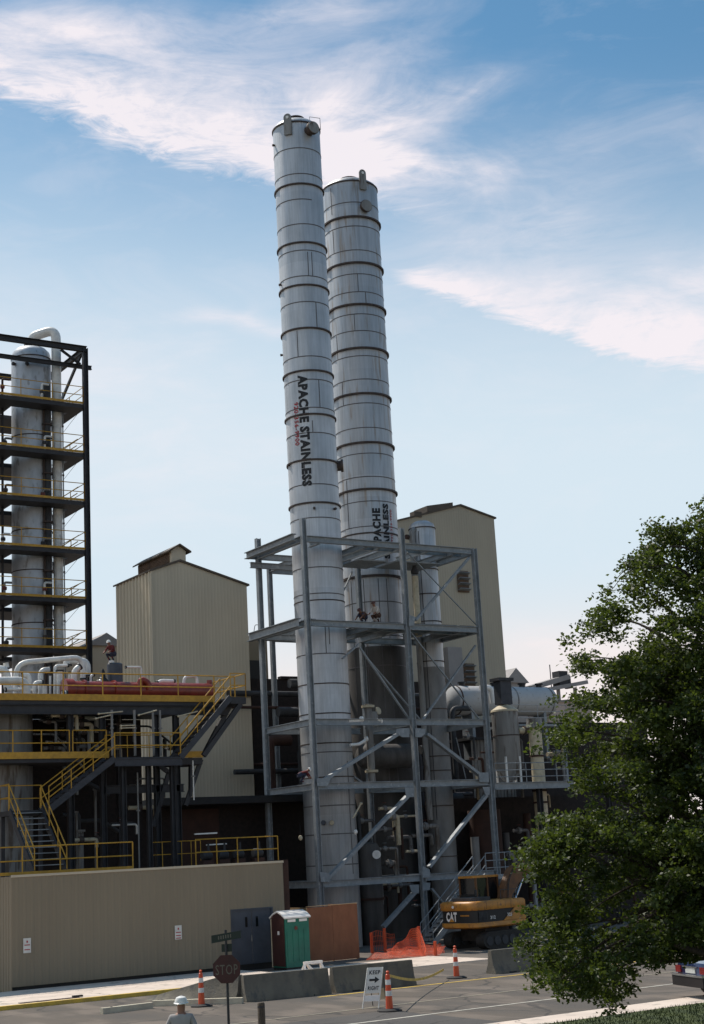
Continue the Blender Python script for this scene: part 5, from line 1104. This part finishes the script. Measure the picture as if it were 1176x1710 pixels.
# white trestle behind barrier
p = oZ(523, 1622, 0); t = thing('trestle', 'small white A-frame trestle behind the barrier by the toilet', 'trestle', (p.x, p.y, 0))
z_ = oY(523, 1607, float((np.array(p)-CAM)@FW)).z; M().bar((p.x-.4, p.y, z_), (p.x+.42, p.y, z_), .14, .1).build('top_bar', 'white_plastic', t)
for x, dx in ((p.x-.35, -.1), (p.x+.35, .1), (p.x-.3, .3)): [M().bar((x+dx, p.y+q_, 0), (x, p.y, z_), .07, .06).build('leg', 'white_plastic', t) for q_ in (-.15, .15)]
# orange safety netting
t = thing('safety_fence', 'crumpled orange plastic safety netting beside the plywood box', 'fence', (-1.5, -7.5, 0))
def net(p, q, h0, h1, sag=.0, name='netting', n=26, m=10, lean=(0, 0)):
    mb = M(); p = Vector((p.x, p.y, 0)); q = Vector((q.x, q.y, 0)); rr_ = random.Random(int(p.x*100))
    def pt(i, j):
        e = lerp(p, q, i/n); h = (h0+(h1-h0)*i/n)*j/m; wv_ = .05*math.sin(i*.6+j*.5)
        return Vector((e.x+wv_+lean[0]*j/m, e.y+wv_*.7+lean[1]*j/m, (.02+h)*(1+.10*math.sin(i*.45))))
    for j in range(m+1):
        for i in range(n): mb.bar(pt(i, j), pt(i+1, j), .008, .017)
    for i in range(n+1):
        for j in range(m): mb.bar(pt(i, j), pt(i, j+1), .013, .008)
    mb.build(name, 'net_orange', t)
net(oZ(655, 1595), oZ(698, 1596), .25, 1.15, n=22, m=12); net(oZ(698, 1596), oZ(712, 1598), 1.15, .5, n=8, m=12)
net(oZ(622, 1590), oZ(660, 1586), .85, .75, n=12, m=4)
net(oZ(612, 1604), oZ(735, 1596), .22, .3, n=60, m=6, lean=(.5, .3)); net(oZ(650, 1600), oZ(742, 1592), .3, .35, n=44, m=6, lean=(.2, .5))
for P, h in (((644, 1590), 1.05), ((728, 1597), .62), ((622, 1592), .9), ((702, 1592), 1.15)):
    p = oZ(*P); M().tube([(p.x, p.y, 0), (p.x, p.y, h)], .07, 10).build('post', 'orange', t)

# ------------------------------------------------------------------ excavator
pe = oZ(797, 1588); ah = R_(90-50)+0  # heading measured in camera frame
hd = Vector((*(FW[:2]*math.cos(R_(47))+RT[:2]*math.sin(R_(47))), 0)); ax = math.atan2(hd.y, hd.x)
ctr = pe+hd*1.75+Vector((-hd.y, hd.x, 0))*1.15
t = thing('excavator', 'yellow crawler excavator with a brown boom parked in front of the frame', 'excavator', (ctr.x, ctr.y, 0), rz=ax)
# local x = forward, y = left
sc_ = 1.0
def rbox(x0, x1, y0, y1, z0, z1, r=.12):
    mb = M(); mb.prism([(x0, y0+r, z0), (x0+r, y0, z0), (x1-r, y0, z0), (x1, y0+r, z0), (x1, y1-r, z0), (x1-r, y1, z0), (x0+r, y1, z0), (x0, y1-r, z0)], (0, 0, z1-z0)); return mb
for y in (-1.0, 1.0):
    tr = M(); pts_ = []
    for k in range(28):
        a_ = k/28*2*math.pi; x = 1.25*math.copysign(abs(math.cos(a_))**.35, math.cos(a_)) if abs(math.cos(a_)) > 1e-6 else 0; z = .38+.38*math.sin(a_)
        pts_.append((x*1.1, z))
    tr.prism([(x, y-.25, z) for x, z in pts_], (0, .5, 0)); tk = tr.build('track', 'track', t, local=True)
    for k in range(5): M().lathe((-1.0+.5*k, y-.28, .36), [(.2, 0), (.2, .04)], 14, (0, 1, 0)).build('roller', 'shade_grey', tk, local=True)
M().box(-.7, .7, -.75, .75, .35, .95).build('undercarriage', 'track', t, local=True)
prof = [(-1.75, -.8), (-1.55, -1.12), (-1.2, -1.2), (1.6, -1.2), (1.6, 1.2), (-1.2, 1.2), (-1.55, 1.12), (-1.75, .8)]
n8 = len(prof)
def layer(rows, name, m_, par=None):
    vs = [(x*k, y*k, z) for k, z in rows for x, y in prof]; nr = len(rows)
    fs = [tuple(range(n8-1, -1, -1)), tuple(range((nr-1)*n8, nr*n8))]+[(l*n8+i, l*n8+(i+1) % n8, (l+1)*n8+(i+1) % n8, (l+1)*n8+i) for l in range(nr-1) for i in range(n8)]
    return M().add(vs, fs).build(name, m_, par or t, local=True)
layer([(.93, .92), (.985, .98), (.985, 1.14), (.97, 1.17)], 'house_base', 'cat_yellow')
layer([(.96, 1.171), (.96, 1.70)], 'dark_band', 'black')
layer([(.985, 1.701), (1.0, 1.76), (1.0, 1.98), (.97, 2.06), (.93, 2.09)], 'hood', 'cat_yellow')
rbox(-1.5, -.25, -.95, .6, 2.091, 2.24, .2).build('engine_cover', 'shade_grey', t, local=True)
M().prism([(.1, -1.19, 1.18), (1.6, -1.19, 1.18), (1.6, -1.19, 1.72), (.9, -1.19, 1.72)], (0, .06, 0)).build('side_panel', 'cat_yellow', t, local=True)
M().box(-1.695, -1.682, -.75, -.22, 1.46, 1.52).build('trim', 'cat_yellow', t, local=True)
cab = M().box(-.15, 1.3, .15, 1.15, 2.095, 3.06).build('cab', 'glass', t, local=True)
for x, y in ((-.15, .15), (-.15, 1.15), (1.3, .15), (1.3, 1.15), (.6, .15)): M().bar((x, y, 2.09), (x, y, 3.07), .08, .08).build('pillar', 'boom_brown', cab, local=True)
M().box(-.19, .0, .12, 1.18, 2.095, 2.35).build('rear_sill', 'black', cab, local=True)
rbox(-.3, 1.45, .05, 1.25, 3.065, 3.16, .15).build('roof', 'cat_yellow', cab, local=True)
mb = text_mesh('CAT', .42, .66, .05); mb.v = [(-1.69, .66-x, 1.23+y) for x, y, z in mb.v]; mb.build('lettering', 'white_plastic', t, local=True, smooth=False)
M().prism([(-1.70, .50, 1.23), (-1.70, .16, 1.23), (-1.70, .33, 1.39)], (.006, 0, 0)).build('emblem', 'cat_yellow', t, local=True)
mb = text_mesh('312', .15, .34, .03); mb.v = [(-.75+x, -1.16, 1.28+y) for x, y, z in mb.v]; mb.build('lettering', 'reflective', t, local=True, smooth=False)
mb = text_mesh('325', .15, .30, .03); mb.v = [(.35+x, -1.196, 1.34+y) for x, y, z in mb.v]; mb.build('lettering', 'reflective', t, local=True, smooth=False)
M().lathe((-1.752, .15, 1.87), [(.06, 0), (.06, .02)], 14, (-1, 0, 0)).build('badge', 'white_plastic', t, local=True)
for k, x in enumerate((-1.0, -.25, .62)): M().box(x-.008, x+.008, -1.205, -1.195, 1.74, 2.0).build('panel_gap', 'black', t, local=True)
for k in range(6): M().box(-1.45+.09*k, -1.40+.09*k, -1.165, -1.15, 1.25, 1.62).build('grille_bar', 'shade_grey', t, local=True)
for y in (-.52, -.44): M().tube(elbow([(1.2, y, 1.9), (1.35, y, 3.0), (2.2, y, 3.75), (3.4, y, 4.05)], .5), .022, 6).build('hose', 'black', t, local=True)
M().tube([(.2, -1.0, 2.09), (.2, -1.0, 2.5), (1.3, -1.0, 2.5), (1.3, -1.0, 2.09)], .02, 6).build('grab_rail', 'shade_grey', t, local=True)
M().lathe((-.9, -.5, 2.24), [(.06, 0), (.06, .3), (.045, .34)], 12).build('exhaust', 'black', t, local=True)
# boom
def boomseg(pts, ws, name, m_='boom_brown', th=.35, y0=-.45):
    mb = M(); up = []; lo = []
    for i, (x, z) in enumerate(pts):
        if i == 0: d = Vector((pts[1][0]-x, pts[1][1]-z))
        elif i == len(pts)-1: d = Vector((x-pts[-2][0], z-pts[-2][1]))
        else: d = Vector((pts[i+1][0]-pts[i-1][0], pts[i+1][1]-pts[i-1][1]))
        d.normalize(); nx_, nz_ = -d.y, d.x; up.append((x+nx_*ws[i], z+nz_*ws[i])); lo.append((x-nx_*ws[i], z-nz_*ws[i]))
    poly = up+lo[::-1]; mb.prism([(x, y0, z) for x, z in poly], (0, th, 0)); return mb.build(name, m_, t, local=True)
boomseg([(1.0, 1.5), (1.35, 2.4), (1.9, 3.05), (2.8, 3.5), (4.2, 3.6), (5.6, 3.2)], [.22, .32, .40, .36, .28, .16], 'boom')
boomseg([(5.1, 3.8), (5.6, 3.2), (5.5, 2.1), (5.2, 1.0)], [.12, .26, .22, .14], 'stick')
M().tube([(1.5, -.35, 1.5), (2.5, -.35, 2.9)], .07, 10).build('hydraulic_cylinder', 'chrome', t, local=True); M().tube([(2.9, -.28, 4.0), (4.9, -.28, 3.85)], .07, 10).build('hydraulic_cylinder', 'chrome', t, local=True)
bk = M().prism([(5.3, -.8, 1.0), (4.7, -.8, .8), (4.55, -.8, .35), (4.9, -.8, .05), (5.5, -.8, .12), (5.75, -.8, .5)], (0, 1.0, 0)).build('bucket', 'track', t, local=True)
for k in range(4): M().box(5.45, 5.7, -.75+.25*k, -.65+.25*k, .03, .1).build('tooth', 'track', bk, local=True)

# ------------------------------------------------------------------ car at the right edge
pc_ = oZ(1128, 1643, .35); L, Wd = 4.5, 1.75
t = thing('parked_car', 'dark blue car with a chrome-edged bumper cut off by the right edge', 'car', (pc_.x+.06, pc_.y-Wd/2, 0)); X, Y = pc_.x+.06, pc_.y
yn = Y-Wd
side = [(0, .42), (0, .85), (.06, .95), (.95, 1.0), (1.5, 1.38), (2.7, 1.40), (3.3, .98), (4.3, .86), (4.5, .7), (4.5, .35), (.15, .32)]
bm_ = bmesh.new(); me = None
body = M(); n_ = len(side); vs = []
for yy, ins in ((Y, .06), (Y-.08, 0), (yn+.08, 0), (yn, .06)):
    for x, z in side: vs.append((X+x+(ins if x < 1 else -ins if x > 4 else 0), yy-(.14 if z > 1.1 and yy > Y-.2 else 0)+(.14 if z > 1.1 and yy < Y-.2 else 0), z-(ins*.3)))
fs = [tuple(range(n_)), tuple(3*n_+i for i in range(n_-1, -1, -1))]+[(l*n_+i, l*n_+(i+1) % n_, (l+1)*n_+(i+1) % n_, (l+1)*n_+i) for l in range(3) for i in range(n_)]
body.add(vs, fs).build('body', 'car_blue', t)
bp = M().prism([(X-.14, Y+.02, .34), (X-.17, Y-.3, .34), (X-.17, yn+.3, .34), (X-.14, yn-.02, .34), (X+.3, yn-.03, .34), (X+.3, Y+.03, .34)], (0, 0, .26)).build('bumper', 'bumper_dark', t)
M().prism([(X-.15, Y+.025, .605), (X-.185, Y-.3, .605), (X-.185, yn+.3, .605), (X-.15, yn-.025, .605), (X+.3, yn-.035, .605), (X+.3, Y+.035, .605)], (0, 0, .05)).build('trim', 'chrome', bp)
for y0, y1 in ((Y-.02, Y-.32), (yn+.32, yn+.02)): M().box(X-.035, X+.1, y1, y0, .68, .86).build('tail_light', 'lamp_red', t)
M().box(X-.03, X-.002, Y-1.15, Y-.6, .68, .82).build('licence_plate', 'plate', t); M().box(X-.045, X-.002, Y-1.3, Y-.45, .83, .86).build('trim', 'chrome', t)
M().add([(X+1.03, Y-.25, 1.06), (X+1.03, yn+.25, 1.06), (X+1.46, yn+.28, 1.36), (X+1.46, Y-.28, 1.36)], [(0, 1, 2, 3)]).build('rear_window', 'glass', t)
for x in (.95, 3.6):
    for y in (Y-.02, yn+.2): wh = M().lathe((X+x, y, .31), [(.2, -.18), (.31, -.16), (.31, 0), (.2, .01)], 22, (0, 1, 0)).build('wheel', 'rubber', t)

t.rotation_euler = (0, 0, -.30); t.location.x -= .22; t.location.y += .05

# ------------------------------------------------------------------ tree
TY = 28.5; tc = oY(1290, 1500, TY); TX, TYY = tc.x, tc.y
t = thing('tree', 'large leafy green tree overhanging the road at the right edge', 'tree', (TX, TYY, .09))
S_ = TY/2566.0
prof_px = [(1600, 120), (1580, 300), (1560, 385), (1500, 408), (1430, 418), (1380, 400), (1320, 345), (1260, 352), (1190, 372), (1140, 338), (1090, 326), (1040, 312), (1000, 275), (960, 245), (920, 200), (885, 170), (860, 105), (835, 70), (790, 40), (750, 10)]
prof_z = [(oY(1290, y, TY).z, r*S_) for y, r in prof_px]
zs_ = np.array([z for z, r in prof_z]); rs_ = np.array([r for z, r in prof_z])
tb = M(); ztop_ = prof_z[-1][0]
trunk = [Vector((TX, TYY, 0)), Vector((TX+.05, TYY, 1.2)), Vector((TX-.03, TYY+.05, 2.6)), Vector((TX+.08, TYY, 4.5)), Vector((TX, TYY, 6.8)), Vector((TX, TYY, ztop_-1))]
tb.tube(trunk, [.30, .23, .19, .15, .09, .03], 14); tb.build('trunk', 'bark', t)
rg = np.random.default_rng(4); clumps = []
br = M(); nb = 0
OUT = [(838, 1166), (845, 1158), (870, 1150), (880, 1094), (905, 1088), (935, 1045), (965, 1012), (1000, 1006), (1030, 966), (1060, 968), (1095, 952), (1135, 957), (1165, 940), (1195, 905), (1240, 905), (1262, 930), (1300, 940), (1335, 930), (1370, 915), (1405, 880), (1440, 868), (1480, 882), (1520, 876), (1560, 868), (1600, 858), (1625, 880), (1650, 892), (1662, 940), (1690, 1005)]
BOT = [(855, 1645), (890, 1655), (925, 1640), (950, 1662), (975, 1645), (1000, 1680), (1025, 1692), (1040, 1655), (1060, 1612), (1085, 1622), (1105, 1618), (1125, 1600), (1176, 1578), (1300, 1560)]
oy_, ox_ = zip(*OUT); bx_, by_ = zip(*BOT)
lobes = []; MX = 1300
VOID = [(rg.uniform(900, 1180), rg.uniform(880, 1560), rg.uniform(16, 34)) for _ in range(26)]
while len(lobes) < 680:
    px = rg.uniform(850, 1750); py = rg.uniform(836, 1700); lr = rg.uniform(.20, .42)
    xm = px if px < MX else 2*MX-px; xl = float(np.interp(py, oy_, ox_)); mg = lr*66
    if xm < xl+mg or py > float(np.interp(xm, bx_, by_))-mg*.6 or py < 842+mg*.5: continue
    if any((px-a_)**2+(py-b_)**2 < c_*c_ for a_, b_, c_ in VOID): continue
    half = MX-xl; u_ = (MX-xm)/half; dep = .62*half*TY/2566*math.sqrt(max(0, 1-u_*u_))
    k = rg.uniform(-1, 1); k = math.copysign(abs(k)**.6, k)
    if px > 1330 and rg.uniform() < .5: continue
    lobes.append((px, py, TY+k*dep, lr))
for _ in range(230):                     # the dense heart of the crown round the trunk
    px = rg.uniform(1060, 1420); py = rg.uniform(1080, 1545); lobes.append((px, py, TY+rg.uniform(-1.6, 1.6), rg.uniform(.22, .42)))
lobes_c = []
for px, py, yy, lr in lobes:
    c0 = np.array(oY(px, py, yy)); z = float(c0[2]); rad = math.hypot(c0[0]-TX, c0[1]-TYY)
    lobes_c.append(tuple(c0))
    zb_ = min(max(rg.uniform(1.9, 4.2), z-rad*rg.uniform(.35, .8)), ztop_-1); r0 = .016+.012*rad
    m_ = Vector((TX*.45+c0[0]*.55, TYY*.45+c0[1]*.55, zb_*.4+z*.6))+Vector((rg.uniform(-.35, .35), rg.uniform(-.35, .35), rg.uniform(-.1, .45)))
    if rg.uniform() < .32: br.tube(elbow([(TX, TYY, zb_), tuple(m_), tuple(m_.lerp(Vector(c0), .5)+Vector((rg.uniform(-.15, .15), rg.uniform(-.15, .15), .1))), tuple(c0)], .5, 3), [float(x) for x in np.linspace(r0*1.2, .006, 10)], 6)
    for k in range(5):
        o_ = rg.normal(0, 1, 3)*np.array([lr*.60, lr*.60, lr*.40]); c = c0+o_; clumps.append((c, rg.uniform(.10, .21)))
        if k % 2 == 0: br.tube([tuple(c0), tuple(c)], [.008, .004], 4)
# hanging sprays seen low against the road, placed round the underside
for px, py, rr_ in ((1015, 1690, .12), (1018, 1672, .15), (1022, 1650, .2), (1040, 1630, .26), (905, 1645, .12), (890, 1652, .1), (920, 1635, .14), (950, 1662, .15), (946, 1648, .13), (975, 1655, .14), (1052, 1655, .15), (1098, 1615, .13), (1095, 1600, .16), (870, 1590, .14), (876, 1425, .15), (890, 1410, .2), (1097, 885, .12), (1160, 845, .12), (1162, 870, .2), (1100, 905, .22), (1048, 945, .16), (1050, 965, .2), (1012, 985, .15), (1010, 1000, .18), (972, 1045, .1), (978, 1060, .15), (962, 1098, .15), (965, 1115, .2), (1128, 1600, .14), (1150, 1570, .2)):
    c = np.array(oY(px, py, TY+rg.uniform(-.8, .8))); clumps.append((c, rr_)); 
    kk = min(range(len(lobes)), key=lambda q: (lobes_c[q][0]-c[0])**2+(lobes_c[q][1]-c[1])**2+(lobes_c[q][2]-c[2]-.3)**2); k0 = Vector(lobes_c[kk]); m_ = k0.lerp(Vector(c), .5)+Vector((0, 0, .1)); br.tube([tuple(k0), tuple(m_), tuple(c)], [.012, .009, .004], 5)
br.build('limbs', 'bark', t)
cs = []; 
for c, r in clumps:
    n = int(60*(r/.17)**2)+8; p = rg.normal(0, 1, (n, 3))*np.array([r*.66, r*.66, r*.40]); cs.append(c+p)
inner = 9000; zz = rg.uniform(zs_[0]+.8, zs_[-1]-.6, inner); RR = np.interp(zz, zs_, rs_); aa = rg.uniform(0, 2*math.pi, inner); q_ = np.sqrt(rg.uniform(0, 1, inner))*.7*RR
cs.append(np.stack([TX+RT[0]*q_*np.cos(aa)+FW[0]*.6*q_*np.sin(aa), TYY+RT[1]*q_*np.cos(aa)+FW[1]*.6*q_*np.sin(aa), zz], 1))
P_ = np.concatenate(cs); n = len(P_); print('leaves', n)
d = rg.normal(0, 1, (n, 3)); d[:, 2] = d[:, 2]*.55-.25; d /= np.linalg.norm(d, axis=1)[:, None]
u = rg.normal(0, 1, (n, 3)); u -= d*(u*d).sum(1)[:, None]; u /= np.linalg.norm(u, axis=1)[:, None]
nrm = np.cross(d, u); s1 = (.024+.04*rg.beta(1.6, 2.2, n))[:, None]; s2 = s1*rg.uniform(.5, .75, n)[:, None]
V_ = np.stack([P_-d*s1, P_+u*s2+nrm*s1*.18, P_+d*s1*1.05, P_-u*s2+nrm*s1*.18], 1).reshape(-1, 3)-np.array([TX, TYY, .09])
me = bpy.data.meshes.new('crown'); me.vertices.add(4*n); me.vertices.foreach_set('co', V_.ravel()); me.loops.add(4*n); me.loops.foreach_set('vertex_index', np.arange(4*n)); me.polygons.add(n)
me.polygons.foreach_set('loop_start', np.arange(n)*4); me.update(calc_edges=True); me.validate(); me.materials.append(MATS['leaf'])
co = bpy.data.objects.new('crown', me); sc.collection.objects.link(co); co.parent = t
